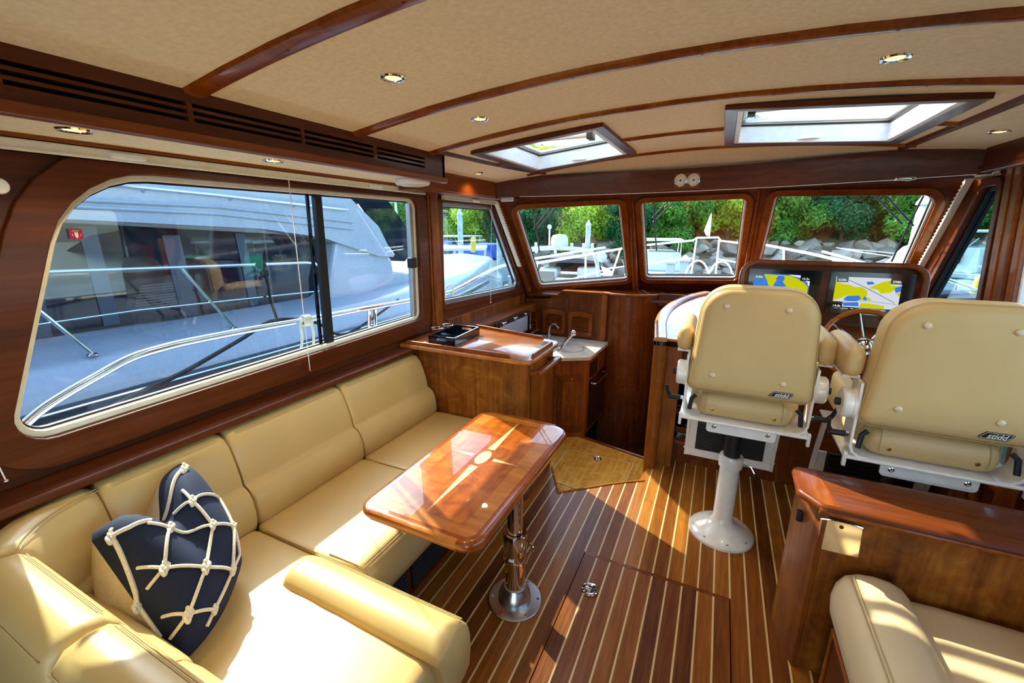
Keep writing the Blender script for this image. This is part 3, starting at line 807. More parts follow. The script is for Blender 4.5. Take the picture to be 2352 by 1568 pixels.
# chaise end: corner seat, its thigh roll
ch = MB().rbox(-1.43, -.535, .33, .80, .29, .447, .035, 12, (0, 0, .012))
def wrinkle(p):
    if p.z > .42:
        k = sin(p.x * 46 + 6 * sin(p.y * 9)) * .0022 * max(0, 1 - abs(p.x + .95) / .35) * max(0, 1 - abs(p.y - .55) / .22)
        return p + V((0, 0, k))
    return p
obj('seat_cushion', ch.map(wrinkle), 'cream_leather', settee, angle=60)
roll = sweep(line_path((-1.085, .655), (-.505, .655), (0, 1)), [(.0, .44), (-.008, .455), (.002, .478), (.03, .493), (.07, .494), (.105, .483), (.128, .458), (.138, .42), (.138, .36), (.13, .31), (.10, .295), (.02, .295)])
r_ = obj('thigh_roll', roll, 'cream_leather', settee, angle=60)
for d, z in ((.112, .480), (.120, .4745)):
    obj('seam', MB().tube([(-1.07, .655 + d, z), (-.522, .655 + d, z)], .0015, 5), 'seam_thread', r_)
obj('seam', MB().tube(smooth_path([(-.522, .655 + .115, .479), (-.509, .655 + .06, .489), (-.507, .66, .47), (-.507, .652, .44)], 5), .0018, 5), 'seam_thread', r_)
# wooden base with louvred panels
base = obj('base', MB().box(-1.62, -1.0, .78, 1.93, .0, .295).box(-1.62, -.56, .17, .78, .0, .29), 'cherry_y', settee, smooth=False)
obj('kick_strip', MB().box(-1.0, -.992, .80, 1.93, .0, .035), 'cherry_edge', settee, smooth=False)
for a, b in ((.86, 1.10), (1.125, 1.50), (1.525, 1.88)):
    g = obj('louvre_panel', MB().box(-.9995, -.997, a, b, .05, .27), 'dark_void', settee, smooth=False)
    for i in range(9):
        z = .06 + i * .0235
        obj('louvre', MB().hexa([(-.998, a, z), (-.988, a, z + .002), (-.988, b, z + .002), (-.998, b, z), (-.998, a, z + .012), (-.991, a, z + .008), (-.991, b, z + .008), (-.998, b, z + .012)]), 'rubber_black', g, smooth=False)

# ================================================================== NET PILLOW
TL, TR, BR, BL = pz(203, 1232, .72), pz(412, 1062, .75), pz(556, 1290, .505), pz(412, 1528, .465)
PN = ((TR - TL).cross(TL - BL)).normalized()
if PN.dot(CO - TL) < 0: PN = -PN
PUP = ((TL + TR) / 2 - (BL + BR) / 2).normalized(); PRT = (TR - TL).normalized()
def pil(u, v, side):
    p = (BL * (1 - u) + BR * u) * (1 - v) + (TL * (1 - u) + TR * u) * v
    a, b = 2 * u - 1, 2 * v - 1
    t = .105 * (max(0, (1 - a ** 4)) * max(0, (1 - b ** 4))) ** .62
    dip = .115 * math.exp(-((u - .47) / .17) ** 2) * v ** 2.2
    fold = .050 * math.exp(-((u - .47) / .10) ** 2) * v ** 2
    out = (.022 * (1 - b * b)) * a
    p = p - PUP * dip + PRT * out
    p = p - PUP * .03 * (1 - a * a) * (1 - v) ** 3
    p = p + PN * ((t - fold) if side > 0 else -t * 1.0)
    if side > 0: p = p + PRT * .022 * (1 - b * b) * (1 - u) ** 2
    else:
        p = p + PRT * .022 * (1 - b * b) * (1 - u) ** 2
        p = p - PRT * .18 * (1 - b * b) ** .7 * sin(pi * u) * (1 - u) + PUP * .10 * sin(pi * v) * v * math.exp(-((u - .55) / .3) ** 2)
    w = .0025 * sin(14 * u + 9 * v) * (1 - a * a) * (1 - b * b)
    return p + PN * w
def half(side, lift=0.0):
    n = 26; mb = MB()
    mb.add([pil(i / n, j / n, side) + PN * lift for j in range(n + 1) for i in range(n + 1)],
           [(j * (n + 1) + i, j * (n + 1) + i + 1, (j + 1) * (n + 1) + i + 1, (j + 1) * (n + 1) + i) for j in range(n) for i in range(n)])
    return mb
pillow = thing('throw_pillow', 'navy throw pillow with knotted white rope net on the settee', 'pillow', tuple((BL + BR) / 2))
obj('front_cover', half(1), 'navy_cloth', pillow, angle=None)
obj('back_cover', half(-1), 'linen', pillow, angle=None)
def proj_px(p):
    d = p - CO; z = d.dot(CF); return CX + F_PX * d.dot(CR) / z, CY - F_PX * d.dot(CU) / z
grid = []
for i in range(81):
    for j in range(81):
        u, v = i / 80, j / 80; p = pil(u, v, 1); g = proj_px(p)
        grid.append((g[0], g[1], u, v))
def uv(zx, zy):
    x, y = zx / 2.761, 1000 + zy / 2.761
    b = min(grid, key=lambda g: (g[0] - x) ** 2 + (g[1] - y) ** 2)
    return b[2], b[3]
def onp(u, v, h=.005): return pil(max(0, min(1, u)), max(0, min(1, v)), 1) + PN * h
N = dict(a=(705, 640), b=(1165, 215), c=(850, 1090), d=(960, 1330), n1=(1215, 425), e1=(1150, 355), e2=(1100, 495), n2=(1350, 570), n3=(1075, 590), n3l=(935, 560),
         n4=(1035, 850), e3=(870, 840), e4=(930, 975), n5=(1300, 840), n6=(1465, 860), r1=(1395, 400), r2=(1475, 580), n7=(1180, 1140), e5=(1010, 1160), e6=(1065, 1300), n8=(1350, 1110), e7=(1300, 1215), r3=(1515, 760), top=(1035, 545), m1=(820, 590), m2=(960, 545))
UV = {k: uv(*q) for k, q in N.items()}
ropes = [('b', 'top'), ('a', 'm1', 'm2'), ('a', 'c', 'd'), ('e1', 'n1'), ('e2', 'n1'), ('n1', 'r1'), ('r1', 'r2', 'r3', 'n6'), ('n1', 'n2'), ('n2', 'r2'), ('n3l', 'n3'), ('n3', 'n2'), ('n3', 'n4'), ('e3', 'n4'), ('e4', 'n4'), ('n4', 'n5'), ('n2', 'n5'), ('r2', 'n6'), ('n5', 'n6'), ('n5', 'n7'), ('n6', 'n8'), ('n7', 'n8'), ('e5', 'n7'), ('e6', 'n7'), ('n8', 'e7')]
for rp in ropes:
    pts = []
    for k1, k2 in zip(rp, rp[1:]):
        (u0, v0), (u1, v1) = UV[k1], UV[k2]
        for i in range(9):
            pts.append(onp(u0 + (u1 - u0) * i / 8, v0 + (v1 - v0) * i / 8, .0045))
    big = rp[0] in 'ab'
    obj('rope', MB().tube(pts, .0058 if big else .0045, 7), 'rope', pillow)
for k, r in (('a', .014), ('b', .013), ('c', .014), ('n1', .011), ('n2', .010), ('n3', .010), ('n4', .013), ('n5', .013), ('n6', .009), ('n7', .013), ('n8', .008), ('r2', .008)):
    p = onp(*UV[k], .006); m = MB()
    ax = PRT; up = PUP
    for s in range(3):
        off = (ax * (s - 1) + up * (s - 1) * .6) * r * .55
        pts = [p + off + (ax * cos(t) * .55 + up * sin(t)) * r * .75 + PN * (.003 * cos(2 * t + s)) for t in [2 * pi * i / 14 for i in range(14)]]
        m.tube(pts, .0042, 6, closed=True)
    obj('knot', m, 'rope', pillow)

# ================================================================== PEDESTAL TABLE
TZ = .62
tbl = thing('saloon_table', 'glossy inlaid wood table on a chrome pedestal', 'table', (-.613, 1.309, 0))
TC, TRD = [(-.985, .868), (-.530, .868), (-.522, 1.715), (-.985, 1.735)], [.055, .065, .085, .075]
def tl_(off): return rpoly(TC, TRD, off, 9)
lv = []
for o_, z in ((-.012, TZ - .036), (-.003, TZ - .032), (.0, TZ - .022), (.0, TZ - .014), (-.003, TZ - .005), (-.010, TZ - .001), (-.018, TZ)):
    lv.append([V((a, b, z)) for a, b in tl_(o_)])
top = obj('tabletop', MB().loft(lv), 'table_edge', tbl, angle=50)
for yy, sg in ((.868, -1), (1.728, 1)):
    pr = ((-.012, TZ - .036), (-.003, TZ - .032), (.0, TZ - .022), (.0, TZ - .014), (-.003, TZ - .005), (-.010, TZ - .001), (-.018, TZ))
    obj('edge_strip', MB().loft([[V((x, yy + sg * (o_ + .0008), z)) for o_, z in pr] + [V((x, yy - sg * .022, TZ - .030))] for x in (-.925, -.60)]), 'table_band', top)
FZ = Frame((0, 0, TZ), (1, 0, 0), (0, 1, 0), (0, 0, 1))
obj('band', MB().plate(tl_(-.030), [], FZ, -.002, .0006), 'table_band', top, smooth=False)
bx0, bx1, by0, by1 = -.985 + .085, -.530 - .085, .868 + .075, 1.725 - .075
obj('field', MB().plate([(bx0, by0), (bx1, by0), (bx1, by1), (bx0, by1)], [], FZ, -.002, .0010), 'table_field', top, smooth=False)
ec = (-.757, 1.315)
obj('inlay_disc', MB().plate([(ec[0] + .026 * cos(a), ec[1] + .052 * sin(a)) for a in [2 * pi * i / 32 for i in range(32)]], [], FZ, -.001, .0015), 'table_inlay', top, smooth=False)
for dx, dy, hw, r0, r1 in ((0, 1, .016, .068, .34), (0, -1, .016, .068, .37), (1, 0, .010, .045, .150), (-1, 0, .010, .045, .150)):
    pl = [(ec[0] + dx * r0 - dy * hw, ec[1] + dy * r0 + dx * hw), (ec[0] + dx * r0 + dy * hw, ec[1] + dy * r0 - dx * hw), (ec[0] + dx * r1, ec[1] + dy * r1)]
    obj('inlay_spike', MB().plate(pl, [], FZ, -.001, .0015), 'table_inlay', top, smooth=False)
pc = (-.613, 1.309, 0)
obj('base_flange', MB().lathe([(.112, 0), (.112, .005), (.108, .008), (.07, .009), (.068, .030), (.062, .050), (.050, .066), (.046, .075), (.0, .075)], pc, n=48), 'brushed_steel', tbl)
for i in range(6):
    a = 2 * pi * i / 6 + .35
    obj('screw', MB().lathe([(.006, .006), (.005, .0105), (.0, .0105)], (pc[0] + .095 * cos(a), pc[1] + .095 * sin(a), 0), n=10), 'chrome', tbl)
obj('lower_tube', MB().lathe([(.041, .06), (.041, .21)], pc, n=36), 'chrome', tbl)
obj('collar', MB().lathe([(.043, .205), (.0475, .212), (.0475, .325), (.046, .331), (.034, .331), (.034, .32)], pc, n=36, cap=False), 'chrome', tbl)
obj('collar_label', MB().box(pc[0] - .006, pc[0] + .018, pc[1] - .0488, pc[1] - .046, .225, .233), 'white_paper', tbl, smooth=False)
obj('upper_tube', MB().lathe([(.031, .28), (.031, TZ - .05), (.07, TZ - .045), (.07, TZ - .036)], pc, n=36), 'chrome', tbl)
hp = [(pc[0] + .045, pc[1] - .01, .322), (pc[0] + .075, pc[1] - .02, .315), (pc[0] + .088, pc[1] - .024, .300), (pc[0] + .072, pc[1] - .02, .262), (pc[0] + .056, pc[1] - .016, .215)]
obj('clamp_handle', MB().tube(smooth_path(hp, 4), .0055, 8), 'chrome', tbl)

# ================================================================== GALLEY ISLAND
isl = thing('galley_island', 'wood galley cabinet at the end of the settee with fiddled top', 'cabinet', (-1.2, 2.12, 0))
obj('body', MB().prism(rpoly([(-1.63, 1.935), (-.842, 1.935), (-.842, 2.33), (-1.63, 2.42)], [.002, .035, .002, .002]), 0, .822), 'cherry_island', isl, angle=30)
obj('corner_post', MB().prism(rpoly([(-.885, 1.930), (-.838, 1.930), (-.838, 1.975), (-.885, 1.975)], [.002, .03, .002, .002]), 0, .822), 'cherry_z', isl, angle=30)
obj('veneer_joint', MB().box(-1.156, -1.154, 1.9335, 1.936, .05, .815), 'cherry_y', isl, smooth=False)
sd = obj('side_panel', MB().box(-.8415, -.832, 1.985, 2.315, .30, .735), 'cherry_z', isl, smooth=False, bevel=.002)
dw = obj('drawer', MB().box(-.8415, -.832, 1.985, 2.315, .05, .288), 'cherry_z', isl, smooth=False, bevel=.002)
kp = px(1242, 953, -.832)
obj('knob', MB().lathe([(.004, 0), (.004, .006), (.007, .009), (.006, .014), (0, .015)], (-.832, 2.10, .255), (1, 0, 0), 14), 'chrome', dw)
TPZ = .845
otl = [(-1.632, 1.885), (-.800, 1.885), (-.800, 2.33), (-1.20, 2.42), (-1.632, 2.48)]
tp_r = [.004, .05, .05, .02, .004]
obj('worktop', MB().loft([[V((a, b, TPZ - .026)) for a, b in rpoly(otl, tp_r, -.006)], [V((a, b, TPZ - .02)) for a, b in rpoly(otl, tp_r, 0)], [V((a, b, TPZ - .005)) for a, b in rpoly(otl, tp_r, 0)], [V((a, b, TPZ)) for a, b in rpoly(otl, tp_r, -.005)]]), 'counter_top_wood', isl, angle=50)
obj('edge_moulding', MB().ring(rpoly(otl, tp_r, -.004), rpoly(otl, tp_r, -.05), Frame((0, 0, TPZ), (1, 0, 0), (0, 1, 0), (0, 0, 1)), -.001, .001), 'cherry_edge', isl, smooth=False)
def fiddle(p, q, h=.020):
    d = V((q[0] - p[0], q[1] - p[1], 0)).normalized(); n = V((-d.y, d.x, 0)) * .008
    a, b = V((p[0], p[1], TPZ)), V((q[0], q[1], TPZ)); up = V((0, 0, h)); e = d * .012
    return MB().hexa([a - n, b - n, b + n, a + n, a + e - n * .7 + up, b - e - n * .7 + up, b - e + n * .7 + up, a + e + n * .7 + up])
for p, q in (((-1.60, 1.905), (-.915, 1.905)), ((-.822, 1.955), (-.822, 2.255)), ((-.905, 2.335), (-1.45, 2.445))):
    obj('fiddle_rail', fiddle(p, q), 'cherry_edge', isl, smooth=False, bevel=.003)
hh = MB().rbox(-.800, -.765, 1.955, 2.275, .745, .775, .010, 4)
hb = obj('grab_handle', hh, 'cherry_edge', isl)
obj('handle_bracket', MB().rbox(-.842, -.778, 1.955, 1.985, .745, .772, .006, 3), 'cherry_edge', hb)
obj('handle_bracket', MB().rbox(-.842, -.778, 2.245, 2.275, .745, .772, .006, 3), 'cherry_edge', hb)

# serving tray on the island
tray = thing('serving_tray', 'navy lacquer serving tray with cut-out handles on the island top', 'tray', tuple(pz(1050, 775, TPZ)))
c = [pz(985, 790, TPZ), pz(1045, 797, TPZ), pz(1122, 771, TPZ), pz(1056, 764, TPZ)]
q0 = c[0]; du = (c[1] - c[0]); dvv = (c[3] - c[0]); du = V((du.x, du.y, 0)); dvv = V((dvv.x, dvv.y, 0))
W_, L_ = du.length, max(dvv.length, .30); du.normalize(); dvv = V((-du.y, du.x, 0)) if V((-du.y, du.x, 0)).dot(dvv) > 0 else V((du.y, -du.x, 0))
z1 = V((0, 0, 1)); HT = .05; q0 = q0 + z1 * .002
fb = Frame(q0, du, dvv, z1)
obj('bottom', MB().plate([(0, 0), (W_, 0), (W_, L_), (0, L_)], [], fb, 0, .006), 'navy_lacquer', tray, smooth=False)
for o_, u_, ln, n_ in ((q0, du, W_, dvv), (q0 + dvv * (L_ - .008), du, W_, dvv)):
    f_ = Frame(o_, u_, z1, n_)
    hole = rpoly([(ln * .3, .024), (ln * .7, .024), (ln * .7, .04), (ln * .3, .04)], .007)
    obj('end_wall', MB().plate([(0, .0), (ln, .0), (ln, HT), (0, HT)], [hole], f_, 0, .008), 'navy_lacquer', tray, smooth=False)
for o_ in (q0, q0 + du * (W_ - .008)):
    obj('side_wall', MB().plate([(0, .0), (L_, .0), (L_, HT), (0, HT)], [], Frame(o_, dvv, z1, du), 0, .008), 'navy_lacquer', tray, smooth=False)
# chrome double ring holder
rh = thing('bottle_ring_holder', 'pair of chrome wire rings beside the navy tray', 'holder', (-1.52, 2.12, TPZ))
rp = pz(1003, 753, .895); rq = pz(1028, 746, .895)
for p in (rp, rq):
    ringp = [(p.x + .034 * cos(a), p.y + .034 * sin(a), p.z) for a in [2 * pi * i / 28 for i in range(28)]]
    r0 = obj('ring', MB().tube(ringp, .0035, 8, closed=True), 'chrome', rh)
    obj('post', MB().tube([(p.x - .034, p.y, p.z), (p.x - .034, p.y, TPZ)], .003, 8), 'chrome', r0)

# ================================================================== GALLEY COUNTER
CZ = .50
gal = thing('galley_counter', 'sunken galley cabinet with pale stone worktop ahead of the island', 'cabinet', (-1.2, 3.4, LZ))
cn, cc_, cr_ = pz(1275, 822, CZ), pz(1356, 820, CZ), pz(1397, 787, CZ)
ctl = [(-1.64, 2.95), (cn.x - .06, cn.y - .02), (cn.x, cn.y), (cc_.x, cc_.y), (cr_.x, cr_.y), (-.83, 3.76), (-1.64, 3.76)]
obj('worktop', MB().prism(rpoly(ctl, [.002, .01, .01, .02, .01, .002, .002], 0, 4), CZ - .028, CZ), 'marble', gal, bevel=.004)
sc = pz(1312, 800, CZ)
obj('sink_lid', MB().ring([(sc.x + .11 * cos(a), sc.y + .13 * sin(a)) for a in [2 * pi * i / 36 for i in range(36)]], [(sc.x + .105 * cos(a), sc.y + .125 * sin(a)) for a in [2 * pi * i / 36 for i in range(36)]], Frame((0, 0, CZ), (1, 0, 0), (0, 1, 0), (0, 0, 1)), -.001, .0015), 'grey_alloy', gal)
ins = [(-1.64, 2.98), (cn.x - .07, cn.y + .02), (cn.x - .005, cn.y + .03), (cc_.x - .025, cc_.y + .02), (cr_.x - .025, cr_.y), (-.86, 3.76), (-1.64, 3.76)]
obj('body', MB().prism(ins, LZ, CZ - .028), 'cherry_z', gal, smooth=False)
# door on the diagonal face
fa, fb_ = V((ins[2][0], ins[2][1], 0)), V((ins[3][0], ins[3][1], 0))
fu = (fb_ - fa).normalized(); fn = V((fu.y, -fu.x, 0)); LW = (fb_ - fa).length
if fn.dot(V((0, 0, 0)) - fa) < 0: fn = -fn
FD = Frame(fa + V((0, 0, LZ)), fu, z1, fn)
HC = CZ - .028 - LZ
dd = obj('door', MB().plate([(.02, .06), (LW - .03, .06), (LW - .03, HC * .80), (.02, HC * .80)], [], FD, 0, .014), 'cherry_z', gal, smooth=False, bevel=.002)
obj('raised_panel', MB().plate([(.055, .10), (LW - .065, .10), (LW - .065, HC * .80 - .045), (.055, HC * .80 - .045)], [], FD, .013, .020), 'cherry_z', dd, smooth=False, bevel=.005)
obj('knob', MB().lathe([(.004, 0), (.004, .006), (.008, .01), (.006, .016), (0, .017)], FD.at(LW * .5, HC * .80 - .02, .013), fn, 14), 'chrome', dd)
obj('kick_moulding', MB().plate([(0, 0), (LW, 0), (LW, .035), (0, .035)], [], FD, 0, .022), 'cherry_edge', gal, smooth=False, bevel=.004)
ga, gb = V((ins[3][0], ins[3][1], 0)), V((ins[4][0], ins[4][1], 0))
gu = (gb - ga).normalized(); gn = V((gu.y, -gu.x, 0)); GW = (gb - ga).length
FG = Frame(ga + V((0, 0, LZ)), gu, z1, gn)
fd = obj('fridge_door', MB().plate([(.06, .05), (GW - .02, .05), (GW - .02, HC * .70), (.06, HC * .70)], [], FG, 0, .016), 'gloss_black', gal, smooth=False, bevel=.003)
obj('towel_bar', MB().tube(smooth_path([FG.at(.08, HC * .66, .014), FG.at(.085, HC * .66, .045), FG.at(.14, HC * .66, .055), FG.at(GW - .10, HC * .66, .055), FG.at(GW - .06, HC * .66, .045), FG.at(GW - .055, HC * .66, .014)], 4), .007, 8), 'chrome', fd)
obj('control_panel', MB().plate([(.06, HC * .74), (GW * .5, HC * .74), (GW * .5, HC * .93), (.06, HC * .93)], [], FG, 0, .010), 'gloss_black', gal, smooth=False)
obj('drawer_front', MB().plate([(GW * .55, HC * .74), (GW - .03, HC * .74), (GW - .03, HC * .95), (GW * .55, HC * .95)], [], FG, 0, .010), 'cherry_z', gal, smooth=False, bevel=.002)
# backsplash cabinet with louvre doors
bsp = thing('backsplash_cabinet', 'dark wood wall cabinet with two arched louvre doors behind the stone counter', 'cabinet', (-1.2, 3.76, CZ))
bs = [(-1.64, CZ), (-.86, CZ), (-.86, .93), (-1.27, .93), (-1.40, .855), (-1.64, .84)]
YB = 3.74
obj('carcass', MB().prism(bs, YB, 3.80, 'y'), 'cherry_z', bsp, smooth=False)
obj('cap', MB().box(-1.275, -.845, YB - .014, 3.82, .925, .942), 'cherry_edge', bsp, smooth=False, bevel=.004)
obj('pilaster', MB().box(-.905, -.85, YB - .012, 3.80, CZ, .925), 'cherry_z', bsp, smooth=False, bevel=.006)
FB = Frame((0, YB, 0), (1, 0, 0), (0, 0, 1), (0, -1, 0))
for (x0, x1) in ((py(1247, 750, YB).x, py(1299, 750, YB).x), (py(1306, 750, YB).x, py(1361, 750, YB).x)):
    zb, zt = .525, .735
    arch = lambda a0, a1, b0, b1, rise: [(a0, b0), (a1, b0)] + [(a1 + (a0 - a1) * i / 8, b1 + rise * sin(pi * i / 8)) for i in range(9)]
    d_ = obj('louvre_door', MB().plate(arch(x0, x1, zb, zt, .022), [arch(x0 + .034, x1 - .034, zb + .045, zt - .035, .012)], FB, 0, .020), 'cherry_edge', bsp, smooth=False, bevel=.002)
    for i in range(8):
        z = zb + .05 + i * (zt - zb - .085) / 8
        obj('louvre', MB().hexa([FB.at(x0 + .032, z, .002), FB.at(x1 - .032, z, .002), FB.at(x1 - .032, z + .004, .013), FB.at(x0 + .032, z + .004, .013), FB.at(x0 + .032, z + .014, .001), FB.at(x1 - .032, z + .014, .001), FB.at(x1 - .032, z + .009, .013), FB.at(x0 + .032, z + .009, .013)]), 'cherry_edge', d_, smooth=False)
    obj('knob', MB().lathe([(.004, 0), (.004, .006), (.008, .01), (.006, .016), (0, .017)], FB.at(x1 - .02, zb + .03, .014), (0, -1, 0), 12), 'chrome', d_)
op = py(1228, 745, YB)
ot = thing('wall_outlet', 'brown double power socket beside the louvre doors', 'outlet', (op.x, YB, .60))
obj('plate', MB().rbox(op.x - .035, op.x + .035, YB - .006, YB, op.z - .055, op.z + .055, .003, 3), 'cherry_edge', ot)
for dz in (-.022, .022):
    obj('socket', MB().lathe([(.014, 0), (.014, .002), (0, .0022)], (op.x, YB - .0055, op.z + dz), (0, -1, 0), 14), 'rubber_black', ot)
# galley taps
def tap(name, label, b, pts, r, parts):
    t = thing(name, label, 'tap', b)
    obj('base', MB().lathe([(.022, 0), (.02, .012), (.012, .02), (.012, .035)], b, n=18), 'chrome', t)
    obj('spout', MB().tube(smooth_path([V(b) + V(p) for p in pts], 5), r, 10), 'chrome', t)
    for nm, p, rr in parts: obj(nm, MB().ball(V(b) + V(p), rr, 12, 8), 'chrome', t)
tap('galley_tap', 'chrome gooseneck tap on the stone counter', (-1.33, 3.55, CZ), [(0, 0, .02), (0, 0, .09), (.02, -.01, .15), (.07, -.03, .165), (.11, -.045, .135)], .010, [('lever', (.0, .03, .05), (.012, .02, .01))])
tap('pull_out_sprayer', 'chrome pull-out sprayer leaning up from the stone counter', (-1.13, 3.30, CZ), [(0, 0, .0), (.03, .01, .06), (.085, .03, .135)], .015, [('spray_head', (.10, .035, .150), (.024, .024, .026))])
# stove against the port wall
stv = thing('galley_stove', 'stainless stove with upright lid against the port wall', 'stove', (-1.5, 3.2, CZ))
obj('body', MB().box(-1.64, -1.40, 2.86, 3.52, CZ, .585), 'gloss_black', stv, smooth=False, bevel=.006)
obj('lid', MB().rbox(-1.515, -1.50, 2.93, 3.46, .60, .735, .006, 5), 'lid_grey', stv)
obj('lid_frame', MB().tube([(-1.495, 2.90, .60), (-1.495, 2.90, .755), (-1.495, 3.50, .755), (-1.495, 3.50, .60)], .007, 8), 'chrome', stv)
obj('back_panel', MB().box(-1.53, -1.518, 2.88, 3.52, .585, .768), 'rubber_black', stv, smooth=False)
for y in (2.98, 3.2, 3.42):
    obj('clamp', MB().rbox(-1.51, -1.485, y - .03, y + .03, .745, .768, .006, 3), 'chrome', stv)
obj('pot_rail', MB().tube([(-1.41, 2.88, .61), (-1.41, 3.50, .61)], .006, 8), 'chrome', stv)
# curved companionway bulkhead
cb = [(-.90, 3.80), (-.86, 3.755), (-.80, 3.725), (-.72, 3.71), (-.64, 3.72), (-.56, 3.75), (-.49, 3.80), (-.44, 3.87), (-.42, 3.96)]
cbs = smooth_path([V((a, b, 0)) for a, b in cb], 4)
outer = [V((p.x, p.y, -1.0)) for p in cbs]
mb = MB().loft([[p, p + V((0, 0, 1.93)), p + V((.01, .03, 1.93)), p + V((.01, .03, 0))] for p in outer])
struct('wall_companionway', mb, 'cherry_z', 'curved wood bulkhead beside the companionway steps', angle=50)
struct('trim_31', MB().tube([p + V((0, -.004, 1.935)) for p in outer], .012, 8), 'cherry_edge', 'rounded cap rail on the curved companionway bulkhead')
struct('trim_32', MB().box(-.44, .30, 3.84, 3.88, .84, .95), 'cherry_x', 'dark wood header over the companionway opening', smooth=False, bevel=.006)
# ================================================================== HELM CONSOLE
YF = 2.76
con = thing('helm_console', 'wood helm console with shelves, chart table and curved top rail', 'console', (.4, 3.1, 0))
obj('body', MB().box(-.17, 1.09, YF + .02, 3.55, 0, .80).box(-.30, -.14, 2.66, 3.70, -.95, .80), 'cherry_z', con, smooth=False)
obj('post', MB().prism(rpoly([(-.302, 2.585), (-.225, 2.585), (-.225, 2.665), (-.302, 2.665)], .03), -.20, .835), 'cherry_z', con, angle=40)
obj('post_collar', MB().prism(rpoly([(-.306, 2.580), (-.221, 2.580), (-.221, 2.668), (-.306, 2.668)], .03), .822, .846), 'gloss_black', con, angle=40)
# face frame with shelf bay
FC = Frame((0, YF, 0), (1, 0, 0), (0, 0, 1), (0, -1, 0))
g = lambda x, y: (py(x, y, YF).x, py(x, y, YF).z)
sx0, sz1 = g(1531, 868); _, sz0 = g(1524, 1004); sx1 = sx0 + .30
dx0, dz1 = g(1548, 808); _, dz0 = g(1545, 826)
face = MB().plate([(-.22, 0), (1.09, 0), (1.09, .83), (-.22, .83)], [[(sx0, sz0), (sx1, sz0), (sx1, sz1), (sx0, sz1)]], FC, -.022, 0)
obj('face_panel', face, 'cherry_z', con, smooth=False)
bay = obj('shelf_bay', MB().box(sx0 - .01, sx1 + .01, YF + .018, YF + .022, sz0 - .01, sz1 + .01), 'dark_void', con, smooth=False)
obj('bay_frame', MB().ring([(sx0 - .022, sz0 - .022), (sx1 + .022, sz0 - .022), (sx1 + .022, sz1 + .022), (sx0 - .022, sz1 + .022)], [(sx0, sz0), (sx1, sz0), (sx1, sz1), (sx0, sz1)], FC, -.004, .012), 'cherry_edge', con, smooth=False, bevel=.003)
obj('drawer_frame', MB().ring([(sx0 - .0, sz1 + .06), (sx1, sz1 + .06), (sx1, .80), (sx0 + .0, .80)], [(sx0 + .02, sz1 + .08), (sx1 - .02, sz1 + .08), (sx1 - .02, .78), (sx0 + .02, .78)], FC, -.002, .012), 'cherry_edge', con, smooth=False, bevel=.003)
def zrow(y): return py(1540, y, YF).z
shelf_z = []
for ya, yb in ((934, 948), (975, 988), (1000, 1010)):
    za, zb = zrow(yb), zrow(ya); shelf_z.append(zb)
    obj('shelf_board', MB().box(sx0, sx1, YF - .004, YF + .02, za, zb), 'cherry_x', con, smooth=False, bevel=.002)
def binder(label, zb, h, mark):
    t = thing('binder', label, 'book', ((sx0 + sx1) / 2, YF + .01, zb), group='books lying on the console shelves')
    obj('cover', MB().rbox(sx0 + .006, sx1 - .03, YF + .0005, YF + .0175, zb, zb + h, .003, 4), 'navy_lacquer', t)
    f = Frame((sx0 + .006, YF, zb + h / 2), (1, 0, 0), (0, 0, 1), (0, -1, 0))
    if mark == 'rose':
        m = MB()
        m.ring([(.055 + .021 * cos(a), .021 * sin(a)) for a in [2 * pi * i / 24 for i in range(24)]], [(.055 + .018 * cos(a), .018 * sin(a)) for a in [2 * pi * i / 24 for i in range(24)]], f, -.0005, .0012)
        for k in range(8):
            a = pi * k / 4 + .2; m.plate([(.055 + .017 * cos(a), .017 * sin(a)), (.055 + .006 * cos(a + .5), .006 * sin(a + .5)), (.055 + .006 * cos(a - .5), .006 * sin(a - .5))], [], f, -.0005, .0012)
        obj('gold_compass_rose', m, 'gold_print', t, smooth=False)
    elif mark == 'text':
        obj('gold_mark', MB().box(sx0 + .03, sx0 + .042, YF - .001, YF + .001, zb + h * .2, zb + h * .8), 'gold_print', t, smooth=False)
        fr_ = Frame((sx0 + .105, YF, zb + h * .5), (0, 0, -1), (1, 0, 0), (0, -1, 0))
        obj('lettering', text_mb('OG', h * .75, fr_, .001), 'white_paper', t, smooth=False)
    else:
        obj('page_edge', MB().box(sx0 + .012, sx1 - .04, YF - .001, YF + .001, zb + h * .72, zb + h * .82), 'grey_alloy', t, smooth=False)
binder('slim dark book lying on the top shelf of the helm console', shelf_z[0] + .0005, .022, 'edge')
binder('dark binder with a gold compass rose on the middle console shelf', shelf_z[1] + .0005, zrow(949) - shelf_z[1] - .001 - .001, 'rose')
binder('dark binder with white letters on the bottom console shelf', shelf_z[2] + .0005, zrow(989) - shelf_z[2] - .002, 'text')
